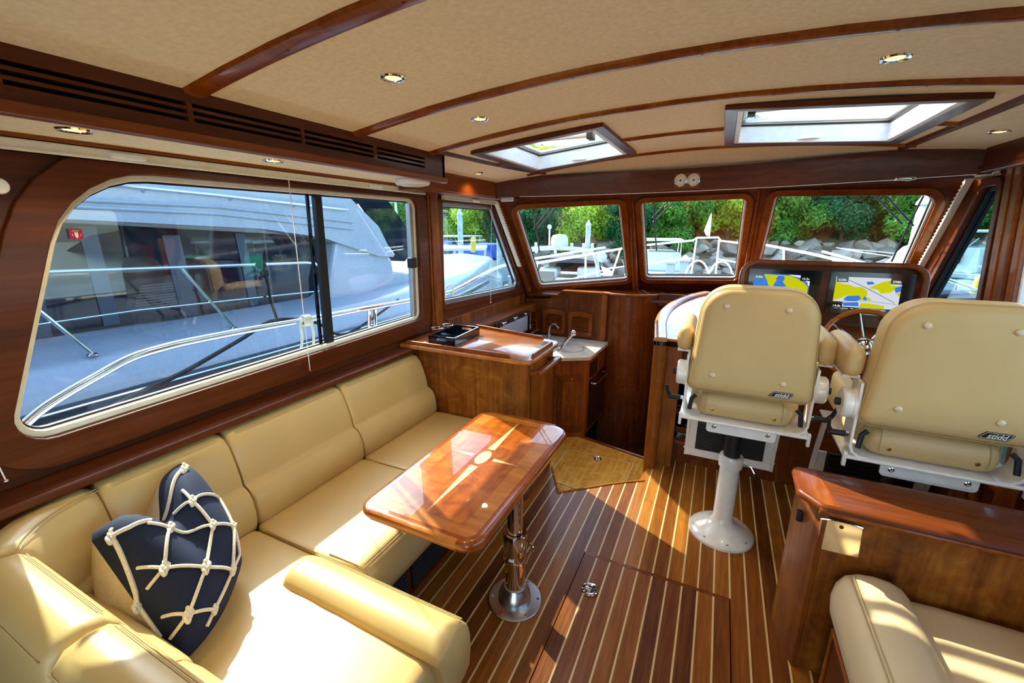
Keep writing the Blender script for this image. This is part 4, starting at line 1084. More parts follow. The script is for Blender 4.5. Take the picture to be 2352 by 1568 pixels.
# chart table top and curved rail
rail = smooth_path([V((-.262, 2.590, .862)), V((-.285, 2.76, .876)), V((-.312, 3.0, .898)), V((-.305, 3.25, .925)), V((-.250, 3.48, .952)), V((-.165, 3.66, .975)), V((-.06, 3.80, .990))], 6)
loops = []
for i, p in enumerate(rail):
    t = (rail[min(i + 1, len(rail) - 1)] - rail[max(i - 1, 0)]); t.z = 0; t.normalize(); n = V((t.y, -t.x, 0))
    w = .034
    loops.append([p + n * (-w) + z1 * -.016, p + n * (-w - .003) + z1 * -.002, p + n * (-w * .8) + z1 * .009, p + n * (w * .8) + z1 * .009, p + n * (w + .003) + z1 * -.002, p + n * w + z1 * -.016])
obj('curved_rail', MB().loft(loops), 'counter_top_wood', con, angle=50)
tops = []
for p in rail[2:]:
    tops.append([V((p.x + .02, p.y, p.z - .022)), V((.30, p.y, p.z - .022)), V((.30, p.y, p.z - .008)), V((p.x + .02, p.y, p.z - .008))])
obj('chart_table', MB().loft(tops), 'counter_top_wood', con, angle=50)
obj('skirt', MB().loft([[p + V((.012, 0, -.016)), p + V((.03, 0, -.016)), V((p.x + .03, p.y, .78)), V((p.x + .012, p.y, .78))] for p in rail]), 'cherry_z', con, angle=50)
# instrument pod
tl_n = V((0, .10, 1)).normalized()
FPd = Frame((0, 3.05, .80), (1, 0, 0), tuple(tl_n), (0, -tl_n.z, tl_n.y))
H0 = lambda z: (z - .80)
podC, podR = [(.13, -.02), (1.035, -.02), (1.035, .505), (.13, .505)], [.01, .01, .09, .09]
obj('pod', MB().loft([[FPd.at(a, b, t) for a, b in rpoly(podC, podR, o_)] for o_, t in ((0, 0), (0, -.22), (-.06, -.34))]), 'cherry_x', con, angle=50)
obj('pod_hood', MB().ring(rpoly(podC, podR, .004), rpoly(podC, podR, -.026), FPd, -.05, .045), 'cherry_edge', con, bevel=.008, angle=50)
dash = MB().loft([[(x, 2.79, .60), (x, 2.79, .78), (x, 2.93, .90), (x, 3.04, .94), (x, 3.10, .94), (x, 3.10, .60)] for x in (.16, .4, .7, 1.02)])
obj('dash_slope', dash, 'cherry_x', con, smooth=False, bevel=.006)
obj('dash_tray', MB().box(.50, .78, 2.84, 2.93, .855, .868).box(.50, .51, 2.84, 2.95, .855, .90).box(.77, .78, 2.84, 2.95, .855, .90), 'cherry_edge', con, smooth=False, bevel=.003)
def display(label, x0, x1, zt_, zb_, seed):
    a0, a1, b0, b1 = x0, x1, zb_ - .80, zt_ - .80
    t = thing('chart_plotter', label, 'screen', tuple(FPd.at((a0 + a1) / 2, b0)), group='chart plotters in the helm pod')
    obj('housing', MB().plate(rpoly([(a0, b0), (a1, b0), (a1, b1), (a0, b1)], .006), [], FPd, -.004, .014), 'gloss_black', t, bevel=.003)
    u0, u1, v0, v1 = a0 + .030, a1 - .055, b0 + .040, b1 - .028
    W, Hh = u1 - u0, v1 - v0
    sc_ = obj('screen', MB().plate([(u0, v0), (u1, v0), (u1, v1), (u0, v1)], [], FPd, .010, .0148), 'screen_water' if seed else 'screen_blue', t, smooth=False)
    def poly(nm, pts, mat, lift): obj(nm, MB().plate([(u0 + W * p, v1 - Hh * q) for p, q in pts], [], FPd, .0140, lift), mat, sc_, smooth=False)
    if seed:
        poly('land', [(.0, .18), (.12, .24), (.22, .26), (.3, .33), (.42, .32), (.5, .42), (.52, .55), (.5, .62), (.56, .66), (.6, .74), (.45, .76), (.4, .6), (.2, .62), (.12, .72), (.0, .8)], 'chart_land', .0150)
        poly('land', [(.52, .34), (.62, .22), (.72, .12), (.83, .06), (.83, .22), (.97, .24), (.86, .45), (.72, .5), (.66, .38)], 'chart_land', .0150)
        poly('land', [(.42, .99), (.45, .84), (.6, .85), (.8, .9), (.8, 1.0)], 'chart_land', .0150)
        poly('land', [(.93, .5), (1.0, .42), (1.0, .56)], 'chart_land', .0150)
        poly('shoal', [(.16, .74), (.22, .63), (.40, .60), (.44, .72), (.36, .79), (.2, .79)], 'chart_shoal', .0153)
        poly('shoal', [(.46, .72), (.48, .6), (.52, .68), (.52, .76)], 'chart_shoal', .0153)
        poly('shoal', [(.16, .86), (.4, .82), (.42, .96), (.18, .97)], 'chart_shoal', .0152)
        poly('shoal', [(.47, .14), (.56, .12), (.6, .2), (.5, .24)], 'chart_shoal', .0153)
        poly('shoal', [(.9, .3), (1.0, .22), (1.0, .4), (.93, .46)], 'chart_shoal', .0153)
        poly('route_line', [(.16, .06), (.52, .36), (.95, .78), (.945, .79), (.51, .372), (.155, .07)], 'chart_line', .0155)
        poly('route_line', [(.16, .80), (.55, .765), (.97, .82), (.97, .83), (.55, .775), (.16, .812)], 'chart_line', .0155)
        tx = (('0.00t', .10, .06), ('298ft', .92, .06), ('14.6t', .07, .93))
        poly('soft_key_bar', [(0, 1.0), (1, 1.0), (1, 1.1), (0, 1.1)], 'gloss_black', .0152)
        for k_, (s_, x_) in enumerate((('Menu', .06), ('Waypoints', .19), ('Info', .32), ('Home', .48), ('Back', .66), ('Mark', .80), ('SOS', .94))):
            obj('soft_key_text', text_mb(s_, W * .034, Frame(FPd.at(u0 + W * x_, v1 - Hh * 1.05), FPd.u, FPd.w, FPd.n), .0156), 'screen_white', sc_, smooth=False)
    else:
        poly('land', [(.17, .02), (.82, .05), (.98, .42), (.98, .62), (.86, .70), (.66, .56), (.56, .5), (.48, .28), (.42, .2), (.38, .34), (.36, .55), (.28, .4), (.24, .22)], 'chart_land', .0150)
        poly('land', [(.0, .95), (.1, .8), (.4, .78), (.6, .9), (.5, 1.0), (0, 1.0)], 'chart_land', .0150)
        poly('channel', [(.62, .0), (.80, .12), (1.0, .38), (1.0, .2), (.84, .02)], 'screen_white', .0152)
        poly('shoal', [(.64, .03), (.80, .15), (.97, .34), (.97, .26), (.84, .1)], 'chart_shoal', .0153)
        poly('shoal', [(.40, .16), (.44, .05), (.54, .06), (.56, .16), (.53, .26), (.6, .4), (.55, .56), (.42, .54), (.38, .36), (.44, .3)], 'chart_shoal', .0153)
        tx = (('0.00t', .09, .07), ('13.2v', .92, .08))
    for s_, x_, y_ in tx:
        poly('data_box', [(x_ - .09, y_ - .10 if y_ > .5 else 0), (x_ + .09, y_ - .10 if y_ > .5 else 0), (x_ + .09, y_ + .12), (x_ - .09, y_ + .12)], 'gloss_black', .0158)
        obj('data_text', text_mb(s_, W * .062, Frame(FPd.at(u0 + W * x_, v1 - Hh * (y_ + .05)), FPd.u, FPd.w, FPd.n), .0162, bold=.0003), 'screen_white', sc_, smooth=False)
display('chart plotter with blue harbour chart beside the pillar', .178, .556, 1.252, 1.012, 0)
display('chart plotter with white and yellow sea chart above the wheel', .598, .985, 1.252, 1.012, 1)
# steering wheel
WC = V((.715, 2.66, .918)); wa = V((0, -cos(radians(25)), sin(radians(25))))
wu = V((1, 0, 0)); wv = wa.cross(wu).normalized()
if wv.z < 0: wv = -wv
whl = thing('steering_wheel', 'wood rimmed steering wheel with chrome spokes', 'wheel', tuple(WC))
R_ = .182
rim = [WC + wu * R_ * cos(a) + wv * R_ * sin(a) for a in [2 * pi * i / 48 for i in range(48)]]
obj('rim', MB().tube(rim, .0125, 10, closed=True), 'wheel_wood', whl)
for i in range(8):
    a = radians(103 - 47 * i) if i < 7 else radians(155)
    a = radians(100 + 45 * i)
    obj('spoke', MB().tube([WC + wa * -.004 + (wu * cos(a) + wv * sin(a)) * .03, WC + (wu * cos(a) + wv * sin(a)) * (R_ - .008)], [.0055, .0045], 8), 'chrome', whl)
obj('hub', MB().lathe([(.046, -.02), (.048, -.004), (.046, .004), (.040, .005), (.036, .003), (.030, .016), (.018, .024), (0, .026)], tuple(WC), tuple(wa), 32), 'chrome', whl)
obj('shaft', MB().lathe([(.055, -.17), (.055, -.06), (.035, -.05), (.022, -.015)], tuple(WC), tuple(wa), 20), 'rubber_black', whl)
thr = thing('throttle_lever', 'black throttle control on the dash slope', 'control', (.93, 2.90, .875))
obj('base', MB().rbox(.895, .965, 2.86, 2.95, .86, .915, .012, 3), 'rubber_black', thr)
obj('lever', MB().tube([(.93, 2.90, .91), (.93, 2.88, .99)], .008, 8), 'chrome', thr)
obj('knob', MB().ball((.93, 2.875, 1.0), (.018, .014, .016)), 'rubber_black', thr)

# ================================================================== HELM CHAIRS
def make_chair(label):
    t = thing('helm_chair', label, 'chair', (0, 0, 0), group='pedestal helm chairs', local=True)
    # pedestal
    obj('pedestal_base', MB().lathe([(.150, 0), (.150, .012), (.147, .016), (.130, .030), (.095, .050), (.062, .066), (.050, .082), (.046, .10)], n=48), 'white_paint', t)
    for i in range(8):
        a = 2 * pi * i / 8 + .2
        obj('base_bolt', MB().lathe([(.011, .020), (.011, .029), (.006, .030), (.006, .026), (0, .026)], (.124 * cos(a), .124 * sin(a), 0), n=10), 'grey_alloy', t)
    obj('column', MB().lathe([(.046, .09), (.044, .40)], n=32), 'white_paint', t)
    obj('column_collar', MB().lathe([(.045, .375), (.053, .380), (.054, .425), (.051, .435), (.040, .436)], n=32), 'white_paint', t)
    obj('inner_post', MB().lathe([(.037, .42), (.037, .66)], n=28), 'rubber_black', t)
    lv_ = obj('height_lever', MB().tube([(.052, -.01, .40), (.085, -.02, .405), (.105, -.03, .375)], .004, 8), 'chrome', t)
    obj('lever_knob', MB().ball((.107, -.031, .372), .009), 'rubber_black', lv_)
    # seat plate and side brackets
    obj('seat_plate', MB().rbox(-.243, .243, -.255, .20, .690, .702, .005, 4), 'white_paint', t)
    lip = obj('plate_lip', MB().plate(rpoly([(-.13, .645), (.13, .645), (.13, .70), (-.13, .70)], [.015, .015, .002, .002]), [], Frame((0, -.232, 0), (1, 0, 0), (0, 0, 1), (0, -1, 0)), 0, .008), 'white_paint', t, bevel=.002)
    for x in (-.10, .10):
        obj('bolt', MB().lathe([(.009, 0), (.009, .004), (.005, .006), (.005, .003), (0, .003)], (x, -.240, .675), (0, -1, 0), 12), 'chrome', lip)
    for s in (-1, 1):
        br = obj('side_bracket', MB().loft([[V((s * x, y, z)) for y in (-.245, -.145)] + [V((s * (x - .008), y, z + dz)) for y, dz in ((-.145, .004), (-.245, .004))] for x, z, in ((.17, .700), (.205, .702), (.224, .715), (.232, .74), (.233, .80), (.233, .90), (.236, .975))]), 'white_paint', t, angle=60)
        fl = obj('bracket_foot', MB().rbox(s * .238 - .006, s * .238 + .006, -.255, -.235, .660, .715, .004, 3), 'white_paint', br)
        hub = obj('pivot_hub', MB().lathe([(.052, 0), (.054, .004), (.054, .034), (.049, .040), (0, .040)], (s * .232, -.195, .885), (s, 0, 0), 32), 'white_paint', t)
        obj('hub_ring', MB().lathe([(.056, 0), (.056, .008), (.052, .0085)], (s * .232, -.195, .885), (s, 0, 0), 32), 'white_paint', hub)
        obj('hub_knob', MB().lathe([(.014, 0), (.014, .018), (0, .019)], (s * .270, -.195, .885), (s, 0, 0), 14), 'rubber_black', hub)
        lv = obj('recline_lever', MB().tube([(s * .245, -.225, .775), (s * .295, -.225, .775)], .011, 10), 'rubber_black', t)
        obj('lever_arm', MB().tube([(s * .288, -.225, .775), (s * .300, -.235, .80), (s * .305, -.25, .835)], [.010, .008, .007], 8, sx=.6), 'rubber_black', lv)
        obj('lever_pin', MB().tube([(s * .236, -.225, .775), (s * .250, -.225, .775)], .0085, 10), 'chrome', lv)
        obj('swivel_catch', MB().tube([(s * .205, -.24, .735), (s * .20, -.235, .785), (s * .185, -.23, .80)], .009, 8), 'rubber_black', t)
        arm = obj('armrest', MB().rbox(s * .254 - .031, s * .254 + .031, -.215, .13, .985, 1.090, .030, 5, (.004, .0, .012)), 'chair_leather', t)
        obj('arm_plate', MB().box(s * .254 - .026, s * .254 + .026, -.19, .10, .978, .987), 'white_paint', arm, smooth=False)
        obj('arm_seam', MB().tube([(s * .254 + s * .0285, -.205, 1.06), (s * .254 + s * .029, .12, 1.06)], .0014, 5), 'seam_thread', arm)
        # footrest links
        fl2 = obj('footrest_link', MB().loft([[V((s * .205, y, z)), V((s * .219, y, z)), V((s * .219, y + .032, z)), V((s * .205, y + .032, z))] for y, z in ((.17, .69), (.20, .60), (.24, .47), (.265, .36), (.270, .25))]), 'white_paint', t, smooth=False)
        obj('link_bolt', MB().lathe([(.008, 0), (.008, .006), (0, .006)], (s * .219, .285, .29), (s, 0, 0), 10), 'chrome', fl2)
    fr = obj('footrest_frame', MB().box(-.205, .205, .262, .275, .255, .30).box(-.205, -.165, .262, .275, .30, .47).box(.165, .205, .262, .275, .30, .47), 'white_paint', t, smooth=False, bevel=.003)
    pad = obj('footrest_pad', MB().box(-.165, .165, .255, .275, .302, .47), 'rubber_black', t, smooth=False, bevel=.006)
    for i in range(7):
        obj('pad_rib', MB().tube([(-.155, .254, .315 + i * .022), (.155, .254, .315 + i * .022)], .004, 6), 'rubber_black', pad)
    # seat cushion
    sc_ = MB().rbox(-.182, .182, -.228, .27, .704, .815, .048, 7, (0, .004, .010))
    seat_c = obj('seat_cushion', sc_, 'chair_leather', t, angle=60)
    for s in (-1, 1):
        obj('seat_bolster', MB().rbox(s * .178 - .030, s * .178 + .030, -.15, .285, .715, .875, .029, 6), 'chair_leather', seat_c, angle=60)
        obj('seat_seam', MB().tube(smooth_path([V((s * .138, -.10, .823)), V((s * .140, -.20, .812)), V((s * .142, -.228, .78)), V((s * .142, -.229, .73))], 5), .0014, 5), 'seam_thread', seat_c)
        obj('snap', MB().lathe([(.007, 0), (.007, .002), (.003, .003), (0, .002)], (s * .115, -.2285, .745), (0, -1, 0), 12), 'brass', seat_c)
    # backrest: back panel domed, wrap bolsters
    C = [(-.228, .832), (.228, .832), (.196, 1.272), (-.196, 1.272)]; Rr = [.035, .035, .115, .115]
    fb = Frame((0, -.27, 0), (1, 0, 0), (0, .0, 1), (0, -1, 0))
    rings = [(-.045, .0), (-.022, -.003), (-.008, -.012), (0, -.028), (.006, -.060), (.006, -.085), (-.006, -.105), (-.03, -.115)]
    bk = MB(); L0 = [fb.at(a * .55, 1.05 + (b - 1.05) * .55, .002) for a, b in rpoly(C, Rr, -.03, 9)]
    loops = [L0] + [[fb.at(a, b, tt) for a, b in rpoly(C, Rr, o_, 9)] for o_, tt in rings]
    bk.loft(loops)
    back = obj('backrest', bk, 'chair_leather', t, angle=70)
    seam = [fb.at(a, b, -.0215) for a, b in rpoly(C, Rr, .0005, 9)]
    obj('back_seam', MB().tube(seam, .0016, 5, closed=True), 'seam_thread', back)
    for x, z in ((-.112, 1.200), (.097, 1.200), (-.132, .912), (.118, .912)):
        obj('button', MB().ball((x, -.2725, z), (.0115, .005, .0105), 14, 8), 'button_cream', back)
    # maker's plate
    fl_ = Frame((.118, -.2685, .866), (1, 0, 0), (0, 0, 1), (0, -1, 0))
    pl = lambda w, h, k: [(-w - h * k, -h), (w - h * k, -h), (w + h * k, h), (-w + h * k, h)]
    lg = obj('badge', MB().plate(rpoly(pl(.035, .0125, .75), .004, 0, 5), [], fl_, -.004, .0035), 'gloss_black', back, smooth=False)
    obj('badge_border', MB().ring(rpoly(pl(.035, .0125, .75), .004, -.0022, 5), rpoly(pl(.035, .0125, .75), .004, -.0034, 5), fl_, .003, .0040), 'silver_print', lg, smooth=False)
    obj('badge_text', text_mb('stidd', .0235, Frame(fl_.at(.0, -.0008), fl_.u, fl_.w, fl_.n), .0041, shear=.35, bold=.0006), 'silver_print', lg, smooth=False)
    return t
chair = make_chair('helm chair standing next to the chart table')
chair.location = (.158, 2.13, 0)
chair2 = copy_tree(chair)
chair2.location = (.728, 2.025, 0)
chair2['label'] = 'helm chair facing the steering wheel behind the wood partition'

# ================================================================== STARBOARD PARTITION AND SETTEE
par = thing('seat_partition', 'low wood partition with rounded top behind the helm chair', 'cabinet', (.78, 1.58, 0))
obj('body', MB().prism([(.346, 1.69), (.346, 1.61), (.402, 1.485), (1.19, 1.485), (1.19, 1.69)], 0, .634), 'cherry_island', par, smooth=False)
obj('corner_post', MB().prism(rpoly([(.339, 1.63), (.388, 1.476), (.400, 1.476), (.405, 1.50), (.39, 1.62)], [.01, .006, .003, .003, .003], 0, 5), 0, .634), 'cherry_z', par, angle=40)
po = [(.322, 1.705), (.318, 1.53), (.378, 1.458), (1.19, 1.458), (1.19, 1.705)]; pr_ = [.03, .04, .03, .003, .003]
obj('top', MB().loft([[V((a, b, z)) for a, b in rpoly(po, pr_, o_)] for o_, z in ((-.012, .632), (-.002, .636), (0, .645), (-.002, .655), (-.010, .661))]), 'cherry_x', par, angle=50)
obj('end_band', MB().plate([(.335, 1.69), (.333, 1.535), (.386, 1.472), (.425, 1.472), (.39, 1.69)], [], Frame((0, 0, .661), (1, 0, 0), (0, 1, 0), (0, 0, 1)), -.002, .0006), 'cherry_edge', par, smooth=False)
obj('nosing', MB().tube([(.372, 1.466, .640), (1.19, 1.466, .640)], .010, 8), 'cherry_edge', par)
FPt = Frame((0, 1.485, 0), (1, 0, 0), (0, 0, 1), (0, -1, 0))
gp = lambda x, y: (py(x, y, 1.484).x, py(x, y, 1.484).z)
pa, pb_, pc_, pd = gp(1876, 1256), gp(1970, 1278), gp(1981, 1210), gp(1884, 1188)
arc = [(pd[0] + (pc_[0] - pd[0]) * i / 10, pd[1] + (pc_[1] - pd[1]) * i / 10 + .006 * sin(pi * i / 10)) for i in range(11)]
plt = thing('steel_plate', 'polished metal plate with a small hole on the partition', 'plate', tuple(FPt.at(pa[0], pa[1])))
obj('plate', MB().plate([pa, pb_] + arc[::-1], [], FPt, 0, .006), 'mirror_plate', plt, smooth=False, bevel=.0015)
obj('rim', MB().tube([FPt.at(a, b, .006) for a, b in arc], .004, 8), 'chrome', plt)
hcx, hcz = gp(1932, 1208)
obj('hole', MB().lathe([(.006, 0), (.006, .0015), (0, .0016)], tuple(FPt.at(hcx, hcz, .006)), (0, -1, 0), 16), 'cherry_y', plt)
vn = thing('partition_socket', 'small black socket on the chamfered partition end', 'socket', tuple(pz(1834, 1180, .55)))
sp_ = V((.352, 1.575, .53)); sdir = V((-(1.61 - 1.485), -(.402 - .346), 0)).normalized()
obj('socket', MB().rbox(.352 - .012, .352 + .006, 1.57, 1.59, .515, .555, .004, 3), 'rubber_black', vn)
stb = thing('starboard_settee', 'cream settee with raised front roll in front of the partition', 'settee', (.8, .5, 0))
SR = [(.53, .40), (.53, .435), (.545, .452), (.575, .466), (.615, .470), (.655, .463), (.688, .445), (.706, .410), (.712, .360), (.706, .310), (.69, .285), (.55, .285)]
SS = [(0, .285), (0, .40), (.02, .412), (.30, .418), (.48, .418), (.545, .414), (.55, .36), (.55, .285)]
r1 = obj('thigh_roll', sweep(line_path((1.15, 1.455), (1.15, -.6), (-1, 0), 14), SR), 'settee_leather', stb, angle=60)
for d, z in ((.668, .4595), (.676, .4555)):
    obj('seam', MB().tube([(1.15 - d, 1.44, z), (1.15 - d, -.58, z)], .0014, 5), 'seam_thread', r1)
obj('seat_cushion', sweep(line_path((1.15, 1.458), (1.15, -.6), (-1, 0), 14), SS), 'settee_leather', stb, angle=60)
obj('base', MB().box(.475, 1.18, -.6, 1.47, 0, .285).box(.462, .475, -.6, 1.40, .03, .25), 'cherry_y', stb, smooth=False, bevel=.003)
obj('bead', MB().tube([(.460, 1.42, .255), (.460, -.6, .255)], .006, 8).tube([(.462, 1.42, .02), (.462, 1.42, .255)], .006, 8), 'cherry_edge', stb)
obj('backrest', MB().rbox(1.05, 1.18, -.6, 1.44, .40, .80, .03, 6), 'settee_leather', stb)

# ================================================================== SMALL FITTINGS
ins_ = thing('brow_gauges', 'two small round white gauges on a wood plate on the brow', 'gauge', tuple(py(1578, 430, 3.14)))
gx0, gx1 = py(1549, 415, 3.145).x, py(1608, 412, 3.145).x
gz = py(1578, 414, 3.14).z
yb_ = brow_y((gx0 + gx1) / 2) - .004
obj('plate', MB().box(gx0, gx1, yb_ - .006, yb_ + .012, gz - .050, gz + .048), 'cherry_edge', ins_, smooth=False, bevel=.004)
for k, xx in enumerate((gx0 + (gx1 - gx0) * .25, gx0 + (gx1 - gx0) * .75)):
    gg = obj('gauge', MB().lathe([(.040, 0), (.040, .010), (.036, .013), (.034, .010)], (xx, yb_ - .006, gz), (0, -1, 0), 32, cap=False), 'chrome', ins_)
    obj('dial', MB().lathe([(.035, .006), (.0, .0062)], (xx, yb_ - .006, gz), (0, -1, 0), 28), 'dial_white', gg)
    obj('needle', MB().lathe([(.006, .006), (.005, .0085), (0, .009)], (xx, yb_ - .006, gz), (0, -1, 0), 12).add([(xx - .024 * cos(.3 + k), yb_ - .0135, gz - .024 * sin(.3 + k) * k), (xx + .003, yb_ - .0135, gz + .002), (xx + .02, yb_ - .0135, gz + .006), (xx, yb_ - .0135, gz - .002)], [(0, 1, 2, 3)]), 'rubber_black', gg, smooth=False)
    ticks = MB()
    for i in range(11):
        a = radians(215 - 25 * i); f0 = Frame((xx + .027 * cos(a), yb_ - .0125, gz + .027 * sin(a)), (1, 0, 0), (0, 0, 1), (0, -1, 0))
        ticks.plate([(-.0015, -.002), (.0015, -.002), (.0015, .002), (-.0015, .002)], [], f0, 0, .0004)
    obj('dial_marks', ticks, 'rubber_black', gg, smooth=False)
sp = thing('ceiling_speaker', 'white round speaker disc under the end of the soffit', 'speaker', (-1.405, 1.80, 1.70))
obj('rim', MB().lathe([(.080, .026), (.085, .020), (.085, .010), (.078, .002), (.068, 0), (0, 0)], (-1.405, 1.80, 1.699), n=40), 'white_satin', sp)
obj('grille', MB().lathe([(.060, -.001), (.055, -.003), (0, -.003)], (-1.405, 1.80, 1.699), n=32), 'cream_plastic', sp)
# blinds
def blind(label, y0, y1, X, z0, z1, clips):
    t = thing('window_blind', label, 'blind', (X, (y0 + y1) / 2, z0))
    obj('headrail', MB().box(X - .012, X + .014, y0, y1, z0, z1).box(X - .012, X + .020, y0, y1, z0, z0 + .008), 'cream_plastic', t, smooth=False, bevel=.003)
    for y in clips: obj('clip', MB().rbox(X + .008, X + .030, y - .045, y + .045, z0 + .006, z0 + .024, .008, 3), 'white_satin', t)
    return t
b1 = blind('long cream blind headrail above the long port window', AFT + .02, 2.165, XP + .034, 1.684, 1.714, (.73, 1.75))
ca, cb2 = px(662, 405, -1.60), px(712, 850, -1.60)
obj('cord', MB().tube([ca, cb2], .0016, 6), 'white_satin', b1)
obj('cord_tip', MB().ball(cb2, (.005, .005, .007)), 'brass', b1)
cd = px(-8, 1060, -1.60); ce = px(14, 1104, -1.60)
obj('cord', MB().tube([cd + V((0, -.02, .5)), cd, ce], .0016, 6), 'white_satin', b1); obj('cord_tip', MB().ball(ce, (.006, .006, .005)), 'chrome', b1)
def pleats(t, a, b, w, n, side):
    m = MB(); d = (b - a) / n; f = V((0, 1, 0)) * w; s = V((side * .03, 0, 0))
    st_ = obj('bottom_bar', MB().hexa([a, a + f * .4, b + f * .4, b, a + s, a + f * .4 + s, b + f * .4 + s, b + s]), 'cream_plastic', t, smooth=False)
    for i in range(n):
        p = a + d * i; q = a + d * (i + 1); mm = (p + q) / 2
        m = MB().hexa([p + f * .4, mm + f, mm + f, q + f * .4, p + f * .4 + s, mm + f + s, mm + f + s + d * .05, q + f * .4 + s])
        obj('pleat', m, 'cream_plastic', st_, smooth=False)
b2 = blind('cream pleated blind gathered along the slanted port window', 2.37, 3.13, XP + .030, 1.668, 1.70, (2.75,))
pleats(b2, px(1133, 462, -1.62), px(1188, 612, -1.62), .035, 26, 1)
ca, cb2 = px(1129, 470, -1.60), px(1127, 695, -1.60)
obj('cord', MB().tube([ca, cb2], .0016, 6), 'white_satin', b2); obj('cord_tip', MB().ball(cb2, (.005, .005, .006)), 'chrome', b2)
b3 = blind('cream pleated blind gathered along the narrow starboard window', 3.0, 3.2, XSB - .04, 1.745, 1.775, ())
pleats(b3, px(2243, 402, 1.165), px(2124, 612, 1.165), .035, 26, -1)
bx = thing('blind_bracket', 'small white bracket in the corner above the port windshield pane', 'bracket', tuple(py(1165, 457, 3.0)))
p = py(1165, 457, 3.02)
obj('box', MB().rbox(p.x - .05, p.x + .05, p.y - .015, p.y + .015, p.z - .018, p.z + .018, .008, 3), 'white_satin', bx)
obj('wire', MB().tube([py(1128, 451, 2.92), p], .003, 6), 'white_satin', bx)
wire = MB().tube([(x, brow_y(x) - .003, 1.727 + .012 * (x + .22)) for x in [-1.35 + .1 * i for i in range(25)]], .0022, 6)
tag(obj('blind_wire', wire, 'white_satin'), 'thin white wire along the lower edge of the brow', 'wire')
p = py(2080, 410, 2.95)
tag(obj('chrome_hook', MB().rbox(p.x - .045, p.x + .045, p.y - .012, p.y + .012, p.z - .008, p.z + .008, .007, 3).tube([p + V((-.03, -.01, -.004)), p + V((0, -.03, -.012)), p + V((.03, -.01, -.004))], .004, 6), 'chrome'), 'small chrome hook under the brow near the helm', 'hook')
p = px(-12, 427, -1.62)
rl = thing('reading_lamp', 'small white reading lamp beside the rounded window corner', 'lamp', tuple(p))
obj('shade', MB().lathe([(.010, 0), (.017, .008), (.020, .020), (.017, .026), (.0, .024)], tuple(p), (1, 0, 0), 20, cap=False), 'white_satin', rl)
obj('mount', MB().tube([p, V((XP, p.y, p.z))], .008, 8), 'white_satin', rl)

# windshield wipers outside the panes
def on_frame(x, y, fr, t):
    d = ray(x, y); o = fr.o + fr.n * t
    return CO + d * ((o - CO).dot(fr.n) / d.dot(fr.n))
for i, (bl, arms) in enumerate((([(1224, 478), (1231, 525), (1239, 578)], [((1270, 468), (1224, 527)), ((1282, 468), (1233, 527))]),
                                ([(1501, 456), (1503, 510), (1508, 575)], [((1540, 455), (1498, 500)), ((1555, 455), (1508, 503))]),
                                ([(2121, 450), (2090, 510), (2048, 600)], [((2005, 444), (2072, 514)), ((2030, 442), (2098, 518))]))):
    fr, _c = pane_frame(*quads[i])
    w = thing('windshield_wiper', ['black wiper outside the port windshield pane', 'black wiper outside the centre windshield pane', 'black wiper outside the starboard windshield pane'][i], 'wiper', tuple(on_frame(*bl[1], fr, -.06)))
    obj('blade', MB().tube([on_frame(a, b, fr, -.065) for a, b in bl], .006, 6), 'rubber_black', w)
    for a, b in arms: obj('arm', MB().tube([on_frame(*a, fr, -.085) + fr.w * .10, on_frame(*a, fr, -.085), on_frame(*b, fr, -.075)], .006, 6), 'rubber_black', w)
    obj('pivot', MB().ball(on_frame(*bl[1], fr, -.07), .014), 'rubber_black', w)
# ================================================================== OUTSIDE
rnd = random.Random(7)
WZ = -1.5
tag(obj('sea_water', MB().box(-120, 120, -60, 90, WZ - .1, WZ), 'sea_water', smooth=False), 'dark green harbour water around the boats', 'water', None, 'stuff')

# ---- our own boat outside the glass: side deck, foredeck, rails
own = thing('own_boat_deck', 'white side decks and foredeck of this boat outside the windows', 'deck', (-.2, 4, -.3))
def hw(y): return 1.85 if y < 4 else 1.85 * max(.06, 1 - ((y - 4) / 4.2) ** 1.9)
ys = [-4.2 + .45 * i for i in range(28)]
loops = []
for y in ys:
    w = hw(y); zd = .52 + (.0 if y < 3 else .16 * min(1, (y - 3) / 4))
    loops.append([(-.22 - w, y, zd), (-.22 - w * .97, y, zd - .75), (-.22 - w * .7, y, WZ - .3), (-.22 + w * .7, y, WZ - .3), (-.22 + w * .97, y, zd - .75), (-.22 + w, y, zd)])
outer_l = [l for l in loops]
hull = MB()
n_ = len(loops)
for i in range(n_ - 1):
    a, b = loops[i], loops[i + 1]
    for j in range(5):
        hull.add([a[j], a[j + 1], b[j + 1], b[j]], [(0, 1, 2, 3)])
obj('hull', hull, 'gelcoat', own, angle=50)
dk = MB()
for i in range(n_ - 1):
    a, b = loops[i], loops[i + 1]
    if ys[i] < 4.2:
        for s, k in ((-1, 0), (1, 5)):
            xi = -1.72 if s < 0 else 1.27
            dk.add([a[k], (xi, a[k][1], a[k][2] + .01), (xi, b[k][1], b[k][2] + .01), b[k]], [(0, 1, 2, 3)])
    else:
        cz = lambda y: .86 - .03 * (y - 4)
        m0, m1 = (-.22, a[0][1], max(a[0][2] + .04, cz(ys[i]))), (-.22, b[0][1], max(b[0][2] + .04, cz(ys[i + 1])))
        dk.add([a[0], m0, m1, b[0]], [(0, 1, 2, 3)]); dk.add([m0, a[5], b[5], m1], [(0, 1, 2, 3)])
obj('deck', dk, 'gelcoat', own, angle=50)
obj('cabin_outside', MB().box(-1.73, -1.705, -1.3, 3.6, -.3, .86).box(1.255, 1.28, -1.3, 3.6, -.3, .86), 'gelcoat', own, smooth=False)
rl = thing('side_rail', 'curved stainless handrail outside the long port window', 'rail', (-1.95, 1.5, .53))
